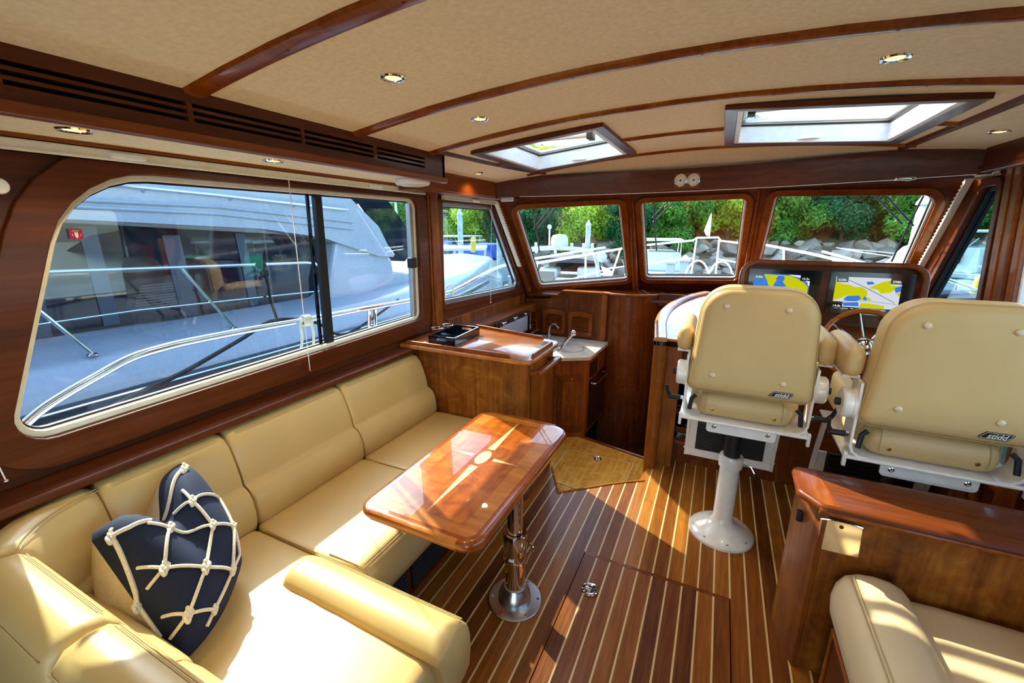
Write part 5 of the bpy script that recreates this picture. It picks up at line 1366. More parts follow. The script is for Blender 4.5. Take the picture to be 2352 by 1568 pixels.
pts = [px(x, y, -1.95) for x, y in ((-20, 1050), (30, 1000), (90, 945), (150, 905), (220, 865), (300, 822), (380, 797), (450, 781), (575, 757), (700, 735), (825, 711), (950, 688), (1040, 668), (1150, 612))]
e = pts[-1]; pts += [V((-1.85, e.y + 1.2, e.z + .04)), V((-1.5, 6.2, 1.22))]
obj('handrail', MB().tube(smooth_path(pts, 5), .0155, 12), 'stainless', rl)
for x, y in ((848, 706), (1270, 600)):
    p = px(x, y, -1.95) if x < 1200 else V((-1.90, 4.6, 1.13))
    for dd_ in (0, .05): obj('stanchion', MB().tube([p + V((0, dd_, 0)), p + V((0, dd_ - .06, -.62 if x < 1200 else -.5))], .011, 8), 'stainless', rl)
cl = thing('rope_coil', 'white rope wrapped around the side rail with loose ends', 'rope', tuple(px(700, 738, -1.95)))
cp = px(702, 736, -1.95); ax = (pts[9] - pts[8]).normalized(); s1 = ax.orthogonal().normalized(); s2 = ax.cross(s1)
coil = [cp + ax * (.010 * (t / (2 * pi)) - .02) + (s1 * cos(t) + s2 * sin(t)) * .025 for t in [2 * pi * i / 10 for i in range(46)]]
obj('turns', MB().tube(coil, .007, 7), 'rope', cl)
for x0, y0, x1, y1 in ((690, 742, 690, 812), (712, 738, 720, 792)):
    a, b = px(x0, y0, -1.93), px(x1, y1, -1.93); obj('tail', MB().tube(smooth_path([cp, a, (a + b) / 2 + V((0, .01, 0)), b], 4), .007, 7), 'rope', cl)
for x, lab in ((1048, 'white rope hitch on the side rail outside the slanted window'),):
    c2 = thing('rope_hitch', lab, 'rope', tuple(px(1030, 655, -1.93)))
    pA, pB, pC, pD = px(1022, 668, -1.93), px(1024, 712, -1.93), px(1040, 660, -1.93), px(1041, 706, -1.93)
    obj('loop', MB().tube(smooth_path([pB, pA, (pA + pC) / 2 + V((0, 0, .03)), pC, pD], 5), .009, 7), 'rope', c2)
# bow pulpit
bw = thing('bow_rail', 'white tubular bow rail ahead of the windshield', 'rail', (-.25, 7.2, .6))
P7 = 7.3
def B7(x, y, Y): return py(x, y, Y)
topP = [B7(1222, 606, 4.1), B7(1330, 588, 5.0), B7(1432, 570, 6.0), B7(1490, 562, 6.6), B7(1592, 552, P7), B7(1600, 546, P7), B7(1650, 545, P7), B7(1656, 553, P7), B7(1700, 558, 6.9), B7(1762, 563, 6.3), B7(1860, 582, 5.4), B7(1990, 612, 4.5)]
obj('top_rail', MB().tube(topP, .014, 8), 'white_satin', bw)
for (x0, y0, Y0, x1, y1, Y1) in ((1600, 548, P7, 1586, 640, P7 - .1), (1652, 548, P7, 1643, 640, P7 - .1), (1425, 572, 5.95, 1402, 640, 5.9), (1800, 570, 5.9, 1800, 625, 5.9), (1345, 587, 5.1, 1345, 645, 5.1)):
    obj('stanchion', MB().tube([B7(x0, y0, Y0), B7(x1, y1, Y1)], .012, 8), 'white_satin', bw)
obj('mid_rail', MB().tube([B7(1300, 645, 4.6), B7(1400, 616, 5.9), B7(1490, 605, 6.6), B7(1595, 592, P7)], .010, 8), 'white_satin', bw)
obj('mid_rail', MB().tube([B7(1648, 594, P7), B7(1700, 604, 6.9)], .010, 8), 'white_satin', bw)
wl_ = thing('windlass', 'white anchor windlass with curved guard rails on the foredeck', 'windlass', tuple(B7(1640, 640, 6.6)))
c0 = B7(1650, 640, 6.6)
obj('drum', MB().lathe([(.09, 0), (.09, .04), (.05, .06), (.05, .11), (.08, .13), (0, .14)], tuple(c0 - V((.1, 0, .12))), n=20), 'white_satin', wl_)
for dx in (-.28, .02):
    obj('guard_hoop', MB().tube([c0 + V((dx + .16 * cos(a), 0, -.06 + .30 * sin(a))) for a in [pi * i / 12 for i in range(13)]], .012, 8), 'white_satin', wl_)
fg = thing('bow_pennant', 'small white pennant on a staff at the bow rail', 'flag', tuple(B7(1630, 546, P7)))
obj('staff', MB().tube([B7(1629, 548, P7), B7(1634, 490, P7)], .008, 8), 'white_satin', fg)
obj('cloth', MB().loft([[B7(x, y, P7 + .01), B7(x + w, y + 1, P7 + .02), B7(x + w, y + 1, P7 + .035), B7(x, y, P7 + .025)] for x, y, w in ((1631, 494, 3), (1624, 512, 8), (1617, 530, 12), (1622, 541, 5))]), 'white_satin', fg, smooth=False)

# ---- neighbouring cruiser on the port side
nb = thing('neighbour_cruiser', 'big white motor cruiser with dark windows moored alongside', 'boat', (-5, 2, WZ))
def nbx(y): return 0.0 if y < 4.0 else -.12 * (y - 4.0) ** 1.45
prof = [(-3.45, WZ - .3), (-3.42, -.5), (-3.47, .38), (-3.50, .48), (-3.60, .64), (-3.68, .685), (-4.35, .74), (-7.0, .74), (-7.2, WZ - .3)]
loops = []
for y in [-6 + .6 * i for i in range(26)]:
    dx = nbx(y); up = 0 if y < 4 else .03 * (y - 4)
    loops.append([(x + dx * (1 if x > -5 else -1.0), y, z + (up if z > 0 else 0)) for x, z in prof])
obj('hull', MB().loft(loops), 'cruiser_hull_shaded', nb, angle=40)
obj('rub_strake', MB().loft([[(-3.462 + nbx(y), y, .38), (-3.43 + nbx(y), y, .39), (-3.43 + nbx(y), y, .455), (-3.47 + nbx(y), y, .465)] for y in [-6 + .6 * i for i in range(24)]]), 'dark_hull', nb, angle=40)
obj('strake_line', MB().tube([(-3.425 + nbx(y), y, .445) for y in [-6 + .6 * i for i in range(24)]], .010, 6), 'stainless', nb)
XC = -4.20
FN = Frame((XC, 0, 0), (0, 1, 0), (0, 0, 1), (1, 0, 0))
q2 = lambda x, y, X=XC: (px(x, y, X).y, px(x, y, X).z)
zt_ = 1.62
wall_o = [(-6, .72), (3.9, .72), (4.35, 1.05), (4.2, 1.35), (3.4, zt_), (-6, zt_)]
obj('cabin_side', MB().plate(wall_o, [], FN, -.9, 0), 'cruiser_hull_shaded', nb, smooth=False, bevel=.03)
wb = [q2(-60, 800), q2(330, 742), q2(690, 695), q2(720, 672), q2(748, 610), q2(752, 548), q2(700, 541), q2(150, 512), q2(-60, 505)]
wglass = obj('side_glazing', MB().plate(wb, [], FN, -.01, .012), 'window_dark', nb, smooth=False)
for (x0, y0, x1, y1, w) in ((196, 519, 255, 745, .05), (389, 540, 434, 724, .065), (547, 535, 582, 700, .045), (40, 512, 95, 775, .05)):
    a, b = q2(x0, y0), q2(x1, y1); obj('window_pillar', MB().plate([(b[0] - w, b[1]), (b[0] + w, b[1]), (a[0] + w, a[1]), (a[0] - w, a[1])], [], FN, .010, .022), 'pillar_grey', wglass, smooth=False)
for i in range(16):
    z = .86 + i * .022; y0, y1 = q2(300, 700)[0], q2(410, 700)[0]
    if i < 9: obj('blind_slat', MB().plate([(y0 + .1 * i / 9, z), (y1, z), (y1, z + .012), (y0 + .1 * i / 9, z + .012)], [], FN, .012, .016), 'dark_hull', wglass, smooth=False)
roof = [q2(-120, 500, -3.95), q2(150, 503, -3.95), q2(600, 525, -3.95), q2(740, 545, -3.95), q2(870, 588, -3.95), q2(905, 590, -3.95), q2(870, 520, -3.95), q2(790, 440, -3.95), q2(770, 380, -3.95)]
rp_ = roof + [(roof[-1][0] - .5, 2.25), (-3.5, 2.25), (-3.5, roof[0][1])]
FR_ = Frame((-3.95, 0, 0), (0, 1, 0), (0, 0, 1), (1, 0, 0))
obj('flybridge', MB().plate(rp_, [], FR_, -2.2, 0), 'cruiser_hull_shaded', nb, smooth=False, bevel=.05)
for yy in (470, 486):
    obj('moulding_line', MB().tube([px(150, yy - 12, -3.94), px(500, yy + 5, -3.94), px(810, yy + 40, -3.94)], .012, 6), 'cruiser_hull_shaded', nb)
gr = [px(232, 420, -3.90), px(500, 447, -3.90), px(800, 482, -3.90)]
obj('grab_rail', MB().tube(gr, .012, 8), 'stainless', nb)
for x, y in ((335, 430), (535, 451), (680, 467)):
    p = px(x, y, -3.90); obj('rail_bracket', MB().tube([p, p + V((-.05, 0, -.03))], .010, 6), 'stainless', nb)
dkw = [px(783, 430, -4.5), px(850, 400, -4.5), px(960, 560, -4.5), px(930, 600, -4.5)]
obj('flybridge_screen', MB().loft([dkw, [p + V((-1.5, .0, 0)) for p in dkw]]), 'window_dark', nb, smooth=False)
obj('screen_frame', MB().tube([px(820, 468, -4.45), px(905, 585, -4.45)], .014, 8), 'stainless', nb)
fdk = [q2(758, 640, -4.0), q2(770, 560, -4.0), q2(792, 528, -4.0), q2(900, 592, -4.0), q2(905, 625, -4.0), q2(955, 628, -4.0), q2(1010, 700, -4.0), q2(760, 760, -4.0)]
obj('foredeck_trunk', MB().plate(fdk, [], Frame((-4.0, 0, 0), (0, 1, 0), (0, 0, 1), (1, 0, 0)), -1.6, 0), 'cruiser_hull_shaded', nb, smooth=False, bevel=.04)
XR = -3.66
trail = [px(-60, 632, XR), px(80, 626, XR), px(420, 614, XR), px(700, 603, XR), px(722, 604, XR), px(735, 614, XR), px(740, 640, XR), px(742, 722, XR)]
obj('deck_rail', MB().tube(trail, .013, 8), 'stainless', nb)
obj('deck_rail', MB().tube([px(-60, 770, XR), px(40, 752, XR), px(320, 712, XR), px(735, 668, XR)], .008, 8), 'stainless', nb)
for a, b in (((55, 685), (212, 812)), ((415, 615), (537, 752)), ((-60, 640), (30, 840))):
    pa, pb2 = px(*a, XR), px(*b, XR); s_ = obj('stanchion', MB().tube([pa, pb2], .012, 8), 'stainless', nb)
    obj('foot', MB().lathe([(.03, 0), (.03, .008), (.015, .015)], tuple(pb2 - V((0, 0, .01))), n=12), 'stainless', s_)
# black lines
ln = thing('mooring_line', 'long black mooring line running between the two boats', 'rope', tuple(px(640, 735, -2.9)))
obj('line', MB().tube(smooth_path([V((-2.06, .62, .53)), px(225, 962, -2.3), px(430, 850, -2.6), px(560, 775, -2.8), px(620, 738, -2.9), px(680, 733, -2.95), px(730, 742, -3.0), px(800, 765, -3.1), V((-3.52, 4.1, .64))], 5), .013, 7), 'black_line', ln)
hg = thing('hanging_line', 'black line knotted on the neighbouring rail and hanging down', 'rope', tuple(px(600, 615, XR + .02)))
obj('line', MB().tube(smooth_path([px(598, 606, XR + .02), px(612, 640, XR + .03), px(622, 690, XR + .04), px(636, 735, XR + .05), px(656, 826, XR + .1)], 5), .012, 7), 'black_line', hg)
obj('knot', MB().ball(px(600, 608, XR + .02), (.03, .045, .035)).ball(px(608, 628, XR + .02), (.025, .04, .04)), 'black_line', hg)
obj('tail', MB().tube(smooth_path([px(604, 628, XR + .03), px(598, 640, XR + .03), px(597, 653, XR + .03)], 4), .012, 7), 'black_line', hg)

# ---- shore: bank, rocks, trees
bank = MB()
xs = [-60 + 5 * i for i in range(28)]
def shore(x): return 27 + 2.0 * sin(x * .13) + (0 if x > -12 else (x + 12) * .12)
rows = [(-1.5, WZ - .4), (0, WZ + .1), (3.0, .15), (6, 1.2), (10, 3.0), (16, 5.6), (26, 6.5)]
bank.add([(x, shore(x) + d, z + .25 * sin(x * .9 + d)) for x in xs for d, z in rows], [(i * 7 + j, i * 7 + j + 1, (i + 1) * 7 + j + 1, (i + 1) * 7 + j) for i in range(len(xs) - 1) for j in range(6)])
tag(obj('shore_bank', bank, 'soil', loc=(0, 0, 0), angle=None), 'brown earth bank behind the harbour rocks', 'bank', None, 'structure')
def rock_mesh(seed):
    r = random.Random(seed); bm = bmesh.new()
    pts = [V((r.gauss(0, 1), r.gauss(0, 1), r.gauss(0, 1))).normalized() for _ in range(15)]
    for p in pts: bm.verts.new((p.x * .5 * r.uniform(.85, 1.1), p.y * .42 * r.uniform(.85, 1.1), p.z * .34 * r.uniform(.8, 1.1)))
    ret = bmesh.ops.convex_hull(bm, input=bm.verts)
    bmesh.ops.delete(bm, geom=list({g_ for g_ in ret['geom_interior'] + ret['geom_unused'] if isinstance(g_, bmesh.types.BMVert)}), context='VERTS')
    me = bpy.data.meshes.new('rock'); bm.to_mesh(me); bm.free(); me.materials.append(M['stone']); return me
m_, nt, out = nodes('stone')
b_ = bsdf(nt, out, 'b8ad9a', .85); mp = texco(nt); n1 = noise(nt, mp, 3, 4); oi = nt.nodes.new('ShaderNodeObjectInfo')
ad = nt.nodes.new('ShaderNodeMath'); ad.operation = 'MULTIPLY_ADD'; ad.inputs[1].default_value = .5
nt.links.new(oi.outputs['Random'], ad.inputs[0]); s2_ = nt.nodes.new('ShaderNodeMath'); s2_.operation = 'MULTIPLY'; s2_.inputs[1].default_value = .5
nt.links.new(n1.outputs[0], s2_.inputs[0]); nt.links.new(s2_.outputs[0], ad.inputs[2])
nt.links.new(ramp(nt, ad.outputs[0], [(.2, '6b6358'), (.5, '928a7a'), (.8, 'b9b1a2')]).outputs[0], b_.inputs['Base Color']); bump(nt, b_, n1.outputs[0], .4, .03)
rmesh = [rock_mesh(s) for s in range(7)]
def bank_z(d):
    for (d0, za), (d1, zb) in zip(rows, rows[1:]):
        if d0 <= d <= d1: return za + (zb - za) * (d - d0) / (d1 - d0)
    return rows[-1][1]
for i in range(280):
    x = -13 + 33 * (i % 56) / 56 + rnd.uniform(-.25, .25); row = i // 56; d = -.5 + row * .95 + rnd.uniform(-.3, .3)
    o = bpy.data.objects.new('rock', rmesh[rnd.randrange(7)]); col.objects.link(o)
    s = rnd.uniform(.95, 1.7)
    o.location = (x, shore(x) + d, bank_z(d) + .10 + rnd.uniform(-.05, .12)); o.scale = (s, s, s * .9)
    o.rotation_euler = (rnd.uniform(-.5, .5), rnd.uniform(-.5, .5), rnd.uniform(0, 6.3))
    tag(o, 'grey riprap boulder on the bank at the water edge', 'rock', 'riprap boulders along the harbour shore')
def leaf_mat(nm, a, b, c):
    m, nt, out = nodes(nm); bb = bsdf(nt, out, b, .6, 0, 0, .3)
    mp = texco(nt); n = noise(nt, mp, 2.2, 3); n2 = noise(nt, mp, 30, 2)
    a_ = nt.nodes.new('ShaderNodeMath'); a_.operation = 'MULTIPLY_ADD'; a_.inputs[1].default_value = .5
    s_ = nt.nodes.new('ShaderNodeMath'); s_.operation = 'MULTIPLY'; s_.inputs[1].default_value = .5
    nt.links.new(n.outputs[0], a_.inputs[0]); nt.links.new(n2.outputs[0], s_.inputs[0]); nt.links.new(s_.outputs[0], a_.inputs[2])
    r = ramp(nt, a_.outputs[0], [(.3, a), (.5, b), (.7, c)]); nt.links.new(r.outputs[0], bb.inputs['Base Color'])
    tr = nt.nodes.new('ShaderNodeBsdfTranslucent'); nt.links.new(r.outputs[0], tr.inputs[0])
    mx = nt.nodes.new('ShaderNodeMixShader'); mx.inputs[0].default_value = .45
    nt.links.new(bb.outputs[0], mx.inputs[1]); nt.links.new(tr.outputs[0], mx.inputs[2]); nt.links.new(mx.outputs[0], out.inputs[0])
leaf_mat('leaf_light', '5e8a22', '9cc03c', 'd0df60'); leaf_mat('leaf_mid', '336a22', '5b9638', '92bd4e'); leaf_mat('leaf_dark', '1a4a2a', '2a6a3c', '459054')
def crown_mesh(seed, nblob, nleaf, lm, size):
    r = random.Random(seed); mb = MB(); blobs = []
    for i in range(nblob):
        blobs.append((V((r.uniform(-1.5, 1.5), r.uniform(-1.2, 1.2), r.uniform(1.2, 4.6))), r.uniform(.75, 1.25)))
    for c, rr in blobs:
        for k in range(nleaf):
            d = V((r.gauss(0, 1), r.gauss(0, 1), r.gauss(0, 1))).normalized()
            p = c + V((d.x, d.y, d.z * .85)) * rr * r.uniform(.62, 1.10)
            n = (d + V((r.uniform(-.7, .7), r.uniform(-.7, .7), r.uniform(-.2, .9)))).normalized()
            a = n.orthogonal().normalized(); b = n.cross(a); s = size * r.uniform(.6, 1.3)
            th = r.uniform(0, 6.3); a, b = a * cos(th) + b * sin(th), b * cos(th) - a * sin(th)
            mb.add([p - a * s, p - b * s * .55, p + a * s, p + b * s * .55], [(0, 1, 2, 3)])
        mb.ball(c, rr * .66, 8, 6)
    me = bpy.data.meshes.new('crown'); me.from_pydata([tuple(v) for v in mb.v], [], mb.f); me.materials.append(M[lm]); return me
crowns = [crown_mesh(1, 14, 900, 'leaf_mid', .115), crown_mesh(2, 13, 900, 'leaf_light', .115), crown_mesh(3, 14, 1000, 'leaf_dark', .10), crown_mesh(4, 15, 850, 'leaf_mid', .12)]
trunk_mb = MB().tube([(0, 0, -1.5), (.05, 0, 1), (.0, .05, 2.2)], [.16, .13, .08], 7).tube([(0, 0, 1.2), (.5, .2, 2.2), (.8, .2, 3.0)], [.08, .06, .03], 6).tube([(0, 0, 1.4), (-.5, -.1, 2.4), (-.8, 0, 3.2)], [.08, .05, .03], 6)
tme = bpy.data.meshes.new('trunk'); tme.from_pydata([tuple(v) for v in trunk_mb.v], [], trunk_mb.f); tme.materials.append(M['bark'])
tlab = ['mid green bushy tree on the harbour bank', 'pale yellow-green leafy tree on the harbour bank', 'dense dark green cedar on the harbour bank', 'broad mid green tree on the harbour bank']
spots = []
for i in range(26): spots.append((-46 + 2.9 * i + rnd.uniform(-.5, .5), 2.6 + rnd.uniform(-.3, .5), rnd.uniform(.75, 1.0), .0))
for i in range(24): spots.append((-46 + 3.1 * i + rnd.uniform(-.6, .6), 6.0 + rnd.uniform(-.5, .5), rnd.uniform(1.0, 1.25), .9))
for i in range(20): spots.append((-48 + 3.8 * i + rnd.uniform(-.6, .6), 10.5 + rnd.uniform(-.5, .5), rnd.uniform(1.2, 1.5), 2.6))
order = [0, 2, 1, 2, 0, 1, 0, 2, 3, 0, 1, 2, 2, 1, 2, 0, 1, 0, 2, 3, 0, 1]
for i, (x, d, s, tz) in enumerate(spots):
    k = order[i % 22] if i < 26 else [1, 0, 3, 1][i % 4]
    if i < 26 and -2 < x < 16: tz += .35; d += 1.6
    t = thing('shore_tree', tlab[k], 'tree', (x, shore(x) + d, tz - .6), rnd.uniform(0, 6.3), 'trees on the harbour bank', local=True)
    t.scale = (s, s, s)
    for nm, me in (('crown', crowns[k]), ('trunk', tme)):
        o = bpy.data.objects.new(nm, me); col.objects.link(o); o.parent = t

# ---- pilings, dock, power pedestals
def piling(label, x, y, Y, wpx, cap='boat_white'):
    p = py(x, y, Y); r = wpx / 2 * (Y / F_PX) * 1.05
    t = thing('dock_piling', label, 'piling', (p.x, p.y, WZ - .3))
    obj('pile', MB().lathe([(r, 0), (r, p.z - WZ + .25)], (p.x, p.y, WZ - .3), n=14), 'piling', t)
    obj('cap', MB().lathe([(r * 1.18, 0), (r * 1.15, .12 * r * 2), (.01, r * 2.2)], (p.x, p.y, p.z - .05), n=14), cap, t)
piling('piling with white cone cap behind the boat with the arch', 1352, 515, 23, 11)
piling('piling with white cone cap seen through the slanted port window', 1056, 490, 13, 14)
piling('tall pale piling beyond the starboard windshield pane', 2142, 462, 9, 34)
piling('pale square piling close outside the slanted port window', 1147, 545, 10.2, 13)
piling('thick pale piling beyond the far end of the long port window', 886, 440, 9.0, 20)
dock = thing('floating_dock', 'long grey floating dock ahead of the bow', 'dock', (0, 15, WZ))
obj('deck', MB().box(-1.8, 12, 14.2, 15.6, WZ + .25, WZ + .45), 'timber_dock', dock, smooth=False)
obj('edge_board', MB().box(-1.8, 12, 14.12, 14.2, WZ + .15, WZ + .47), 'boat_white', dock, smooth=False)
for x, y, lab in ((1541, 605, 'white dock power pedestal with peaked cap, the wider one'), (1573, 600, 'white dock power pedestal with peaked cap nearer the bow rail gate')):
    p = py(x, y, 14.6); h = .28
    t = thing('power_pedestal', lab, 'pedestal', (p.x, p.y, WZ + .45))
    obj('box', MB().box(p.x - .12, p.x + .12, p.y - .1, p.y + .1, WZ + .45, p.z), 'boat_white', t, smooth=False, bevel=.01)
    obj('cap', MB().loft([[V((p.x + a * s, p.y + b * s, z)) for a, b in ((-1, -1), (1, -1), (1, 1), (-1, 1))] for s, z in ((.17, p.z), (.17, p.z + .06), (.02, p.z + .2))]), 'boat_white', t, smooth=False)

# ---- boats further off
def hull_mb(L, W, H, sheer=.25):
    lp = []
    for i in range(13):
        t = i / 12; y = -L / 2 + L * t; w = W / 2 * (1 - max(0, (t - .45) / .55) ** 2.2) + .03; z = H + sheer * max(0, t - .3) ** 1.5
        lp.append([V((-w, y, z)), V((-w * .92, y, z * .45)), V((-w * .55, y, -.25)), V((w * .55, y, -.25)), V((w * .92, y, z * .45)), V((w, y, z))])
    return MB().loft(lp)
def place(mb, t_loc, rz):
    m = Matrix.Translation(t_loc) @ Matrix.Rotation(rz, 4, 'Z'); return mb.xf(m)
def motorboat(label, loc, rz, L, W, H, cab=True, canvas=None, hullm='boat_white', mast=False, group=None):
    t = thing('moored_boat', label, 'boat', loc, rz, group, local=True)
    obj('hull', hull_mb(L, W, H), hullm, t, angle=40)
    obj('rub_rail', MB().tube([(-W / 2 * 1.0, -L / 2, H * .9), (-W / 2, 0, H * .92), (-W * .43, L * .22, H)], .03, 6).tube([(W / 2 * 1.0, -L / 2, H * .9), (W / 2, 0, H * .92), (W * .43, L * .22, H)], .03, 6), 'dark_hull', t)
    if cab:
        c = obj('cabin', MB().loft([[V((x * W * .36 * s, y, z)) for x, y in ((-1, -L * .18), (1, -L * .18), (.8, L * .22 - k), (-.8, L * .22 - k))] for s, z, k in ((1, H, 0), (.92, H + .75, .5), (.9, H + .8, .6))]), 'boat_white', t, smooth=False, bevel=.05)
        for s in (-1, 1): obj('window', MB().loft([[V((s * W * .36, -L * .12, H + .3)), V((s * W * .31, L * .1, H + .3)), V((s * W * .29, L * .05, H + .62)), V((s * W * .34, -L * .12, H + .62))], [V((s * (W * .36 + .03), -L * .12, H + .3)), V((s * (W * .31 + .03), L * .1, H + .3)), V((s * (W * .29 + .03), L * .05, H + .62)), V((s * (W * .34 + .03), -L * .12, H + .62))]]), 'window_dark', c, smooth=False)
        obj('hardtop', MB().rbox(-W * .36, W * .36, -L * .22, L * .1, H + 1.25, H + 1.33, .03, 4), 'boat_white', t)
        for x in (-W * .33, W * .33):
            for y in (-L * .2, L * .08): obj('top_post', MB().tube([(x, y, H + .5), (x, y, H + 1.27)], .025, 6), 'stainless', t)
    if canvas: obj('canvas_cover', MB().rbox(-W * .4, W * .4, -L * .45, -L * .15, H + .1, H + .9, .2, 4), canvas, t)
    obj('bow_rail', MB().tube([(-W * .42, L * .05, H + .35), (-W * .33, L * .28, H + .5), (0, L * .49, H + .62), (W * .33, L * .28, H + .5), (W * .42, L * .05, H + .35)], .02, 6), 'stainless', t)
    if mast:
        m = obj('mast', MB().tube([(0, 0, H), (0, 0, H + 7)], [.06, .04], 8), 'boat_white', t); obj('boom', MB().tube([(0, 0, H + 1.0), (0, -L * .4, H + 1.1)], .08, 8), 'blue_canvas', t)
        obj('stay', MB().tube([(0, 0, H + 6.8), (0, L * .48, H + .5)], .012, 5).tube([(0, 0, H + 6.8), (0, -L * .48, H + .5)], .012, 5), 'stainless', t)
    return t
def at(x, Y): p = py(x, 560, Y); return (p.x, Y, WZ)
motorboat('white sportfisher with a hardtop beyond the slanted port window', at(1064, 11.8), radians(28), 6.0, 2.1, 1.1)
motorboat('white cruiser under grey canvas beyond the neighbouring flybridge', (-11.0, 7.8, WZ), radians(190), 9, 3, 1.3, canvas='canvas_grey')
motorboat('white sailboat with blue boom cover seen past the long port window', (-13.5, 16.0, WZ), radians(170), 9, 2.8, 1.2, cab=True, mast=True)
motorboat('white motorboat at the far dock past the long port window', (-22.5, 15.0, WZ), radians(120), 8, 2.8, 1.3)
motorboat('white boat with blue canvas under the wooded bank', (-15.0, 22.5, WZ), radians(85), 8, 2.8, 1.2, canvas='blue_canvas')
motorboat('white boat behind the dock power pedestals', at(1515, 20.5), radians(8), 7, 2.5, 1.2)
motorboat('white pilothouse boat with hardtop past the starboard pane', at(2160, 19.5), radians(60), 6.0, 2.3, 1.6)
motorboat('white cruiser with green canvas beyond the narrow starboard window', (12.5, 10.5, WZ), radians(-30), 8, 2.8, 1.2, canvas='green_canvas')
# sport boat with arch seen through the port pane
ab_loc = at(1322, 16.5)
AS = 1.15
ab = thing('arch_boat', 'white sport boat with a white tube arch and radar dome', 'boat', ab_loc, radians(4), local=True)
obj('hull', hull_mb(6.6, 2.5, 1.0), 'boat_white', ab, angle=40); ab.scale = (AS, AS, AS)
obj('transom', MB().box(-1.15, -.25, -3.35, -3.2, .1, 1.28).box(.25, 1.15, -3.35, -3.2, .1, 1.28), 'boat_white', ab, smooth=False, bevel=.04)
obj('transom_gate', MB().box(-.22, .22, -3.33, -3.22, .2, 1.45), 'timber_dock', ab, smooth=False)
arch = smooth_path([V((-1.15, -1.5, .95)), V((-1.12, -1.75, 1.5)), V((-1.02, -1.9, 1.83)), V((-.75, -1.95, 1.95)), V((0, -1.98, 1.99)), V((.75, -1.95, 1.95)), V((1.02, -1.9, 1.83)), V((1.12, -1.75, 1.5)), V((1.15, -1.5, .95))], 5)
for dy, dz in ((0, 0), (-.22, .05)):
    obj('arch', MB().tube([p + V((0, dy, dz)) for p in arch], .045, 8), 'boat_white', ab)
for x in (-.5, 0, .5): obj('arch_brace', MB().tube([(x, -1.96, 1.97), (x, -2.2, 2.02)], .03, 6), 'boat_white', ab)
obj('radar_dome', MB().lathe([(.0, 0), (.24, .0), (.26, .06), (.25, .24), (.2, .33), (0, .36)], (.0, -2.05, 2.06), n=20), 'boat_white', ab)
obj('antenna', MB().tube([(-.33, -2.0, 1.98), (-.33, -2.0, 2.60)], .025, 6).ball((-.33, -2.0, 2.62), .07), 'boat_white', ab)
for x in (-.70, .40, 1.0, -.1, .75):
    obj('rod_holder', MB().tube([(x, -2.1, 1.86), (x, -2.16, 2.16)], .045, 8), 'boat_white', ab)
obj('bimini', MB().loft([[V((-1.0, y, z)), V((-.5, y, z + .08)), V((.5, y, z + .08)), V((1.0, y, z)), V((1.0, y, z - .06)), V((-1.0, y, z - .06))] for y, z in ((-1.4, 1.60), (-.6, 1.66), (.4, 1.62))]), 'canvas_grey', ab, angle=60)
obj('windscreen', MB().loft([[V((-.95, .2, 1.1)), V((.95, .2, 1.1)), V((.85, -.3, 1.58)), V((-.85, -.3, 1.58))], [V((-.95, .22, 1.1)), V((.95, .22, 1.1)), V((.85, -.28, 1.58)), V((-.85, -.28, 1.58))]]), 'smoke_glass', ab, smooth=False)
obj('floodlight', MB().ball((1.28, -2.1, 1.78), (.15, .1, .15)), 'boat_white', ab)
obj('engine', MB().rbox(-.3, .3, -3.9, -3.4, .2, 1.05, .12, 4), 'boat_white', ab)
obj('seat', MB().rbox(-.9, -.3, -1.2, -.6, 1.0, 1.35, .08, 3).rbox(.35, .9, -1.2, -.6, 1.0, 1.4, .08, 3), 'boat_white', ab)
# boat with a name across its stern, starboard side
d = ray(2225, 640); bp = CO + d * (24.0 / d.length); 
pm = thing('stern_boat', 'grey and white motorboat with lettered stern past the starboard window', 'boat', (bp.x, bp.y, WZ), local=True)
u_ = V((CR.x, CR.y, 0)).normalized(); u_ = (u_ + V((.25, -.25, 0))).normalized(); n2_ = V((u_.y, -u_.x, 0))
pm.rotation_euler = (0, 0, atan2(u_.y, u_.x))
zz = bp.z - WZ
FT = Frame((0, -.02, zz), (1, 0, 0), (0, 0, 1), (0, -1, 0))
obj('hull', MB().loft([[V((-1.4 * k, y, zz + .16)), V((-1.3 * k, y, zz - .06)), V((-1.0 * k, y, .0)), V((1.0 * k, y, .0)), V((1.3 * k, y, zz - .06)), V((1.4 * k, y, zz + .16))] for y, k in ((0, 1), (2, 1.05), (4, .9), (6, .3))]), 'boat_white', pm, angle=40)
obj('lower_transom', MB().plate([(-1.25, -.12), (1.25, -.12), (.95, -.9), (-.95, -.9)], [], FT, 0, .03), 'pillar_grey', pm, smooth=False)
obj('stern_lettering', text_mb('PORTSMOUTH', .135, Frame(FT.at(.10, .03), FT.u, FT.w, FT.n), .03), 'pillar_grey', pm, smooth=False)
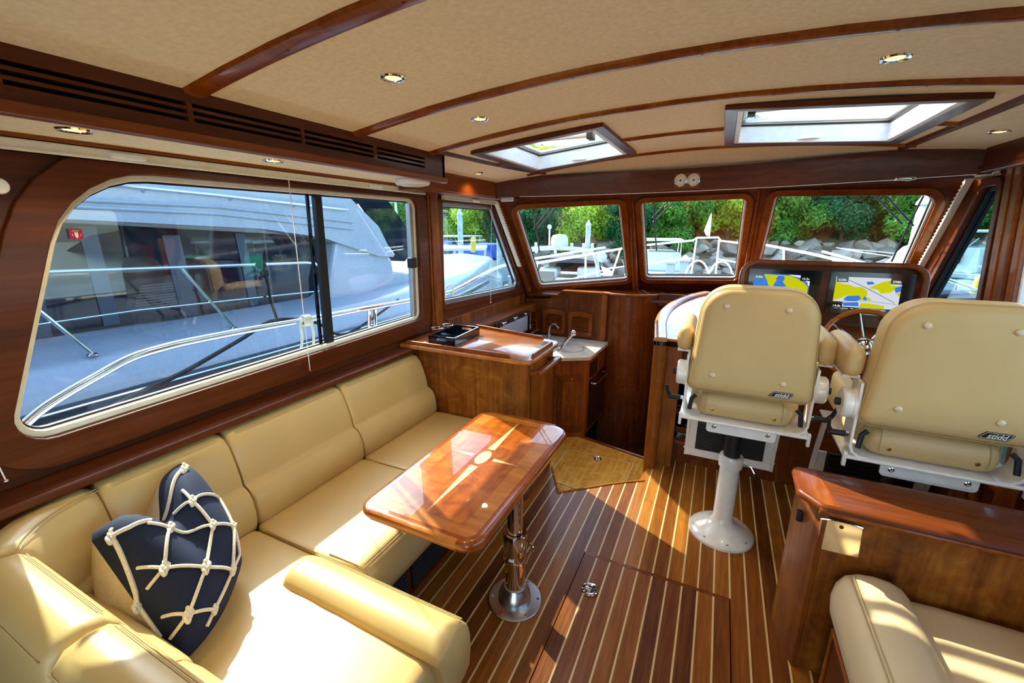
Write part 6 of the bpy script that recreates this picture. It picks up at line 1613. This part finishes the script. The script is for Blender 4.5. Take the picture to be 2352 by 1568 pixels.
obj('windscreen', MB().loft([[V((-1.0, 1.0 + dy, zz + .2)), V((1.0, 1.0 + dy, zz + .2)), V((.85, 1.5 + dy, zz + .62)), V((-.85, 1.5 + dy, zz + .62))] for dy in (0, .03)]), 'window_dark', pm, smooth=False)
obj('top_rail', MB().tube([(-1.1, .9, zz + .62), (1.1, .9, zz + .62)], .03, 8), 'boat_white', pm)
obj('radar_mast', MB().tube([(-.4, 1.0, zz + .2), (-.15, .9, zz + .65), (-.1, .9, zz + .85)], .05, 8).rbox(-.4, .15, .8, 1.0, zz + .85, zz + .95, .03, 3), 'boat_white', pm)
obj('antenna', MB().tube([(0.0, .9, zz + .9), (.45, .8, zz + 1.5)], .012, 6), 'boat_white', pm)
for lab, p, k, tp in (('yellow fender hanging from the starboard handrail', px(2246, 668, 1.60), .07, V((1.56, px(2246, 668, 1.60).y, 1.06))), ('yellow fender hanging from a boat hardtop past the slanted port window', py(1087, 562, 10.6), .14, None)):
    tp = tp or V((p.x, p.y, .95))
    f_ = thing('boat_fender', lab, 'fender', tuple(p - V((0, 0, k * 1.6))))
    obj('body', MB().lathe([(.01, -k * 1.6), (k * .5, -k * 1.35), (k * .55, 0), (k * .5, k * 1.3), (.01, k * 1.55)], tuple(p), (.06, 0, 1), 14), 'yellow_fender', f_)
    obj('line', MB().tube([p + V((.01, 0, k * 1.5)), tp], .006, 6), 'rope', f_)
sr = thing('starboard_side_rail', 'stainless handrail outside the narrow starboard window', 'rail', (1.55, 3.2, .53))
obj('handrail', MB().tube([px(2330, 735, 1.55), px(2250, 668, 1.55), px(2150, 632, 1.55), V((1.5, 5.2, 1.10)), V((1.1, 6.3, 1.22))], .0155, 10), 'stainless', sr)
p = px(2200, 650, 1.55); obj('stanchion', MB().tube([p, V((1.55, p.y, .53))], .011, 8), 'stainless', sr)
cvm = thing('covered_winch', 'dark blue canvas cover on the starboard side deck', 'cover', tuple(pz(2190, 690, .75)))
p = px(2185, 690, 1.45); obj('cover', MB().rbox(p.x - .10, p.x + .12, p.y - .14, p.y + .14, .53, p.z + .06, .05, 4), 'navy_cloth', cvm)
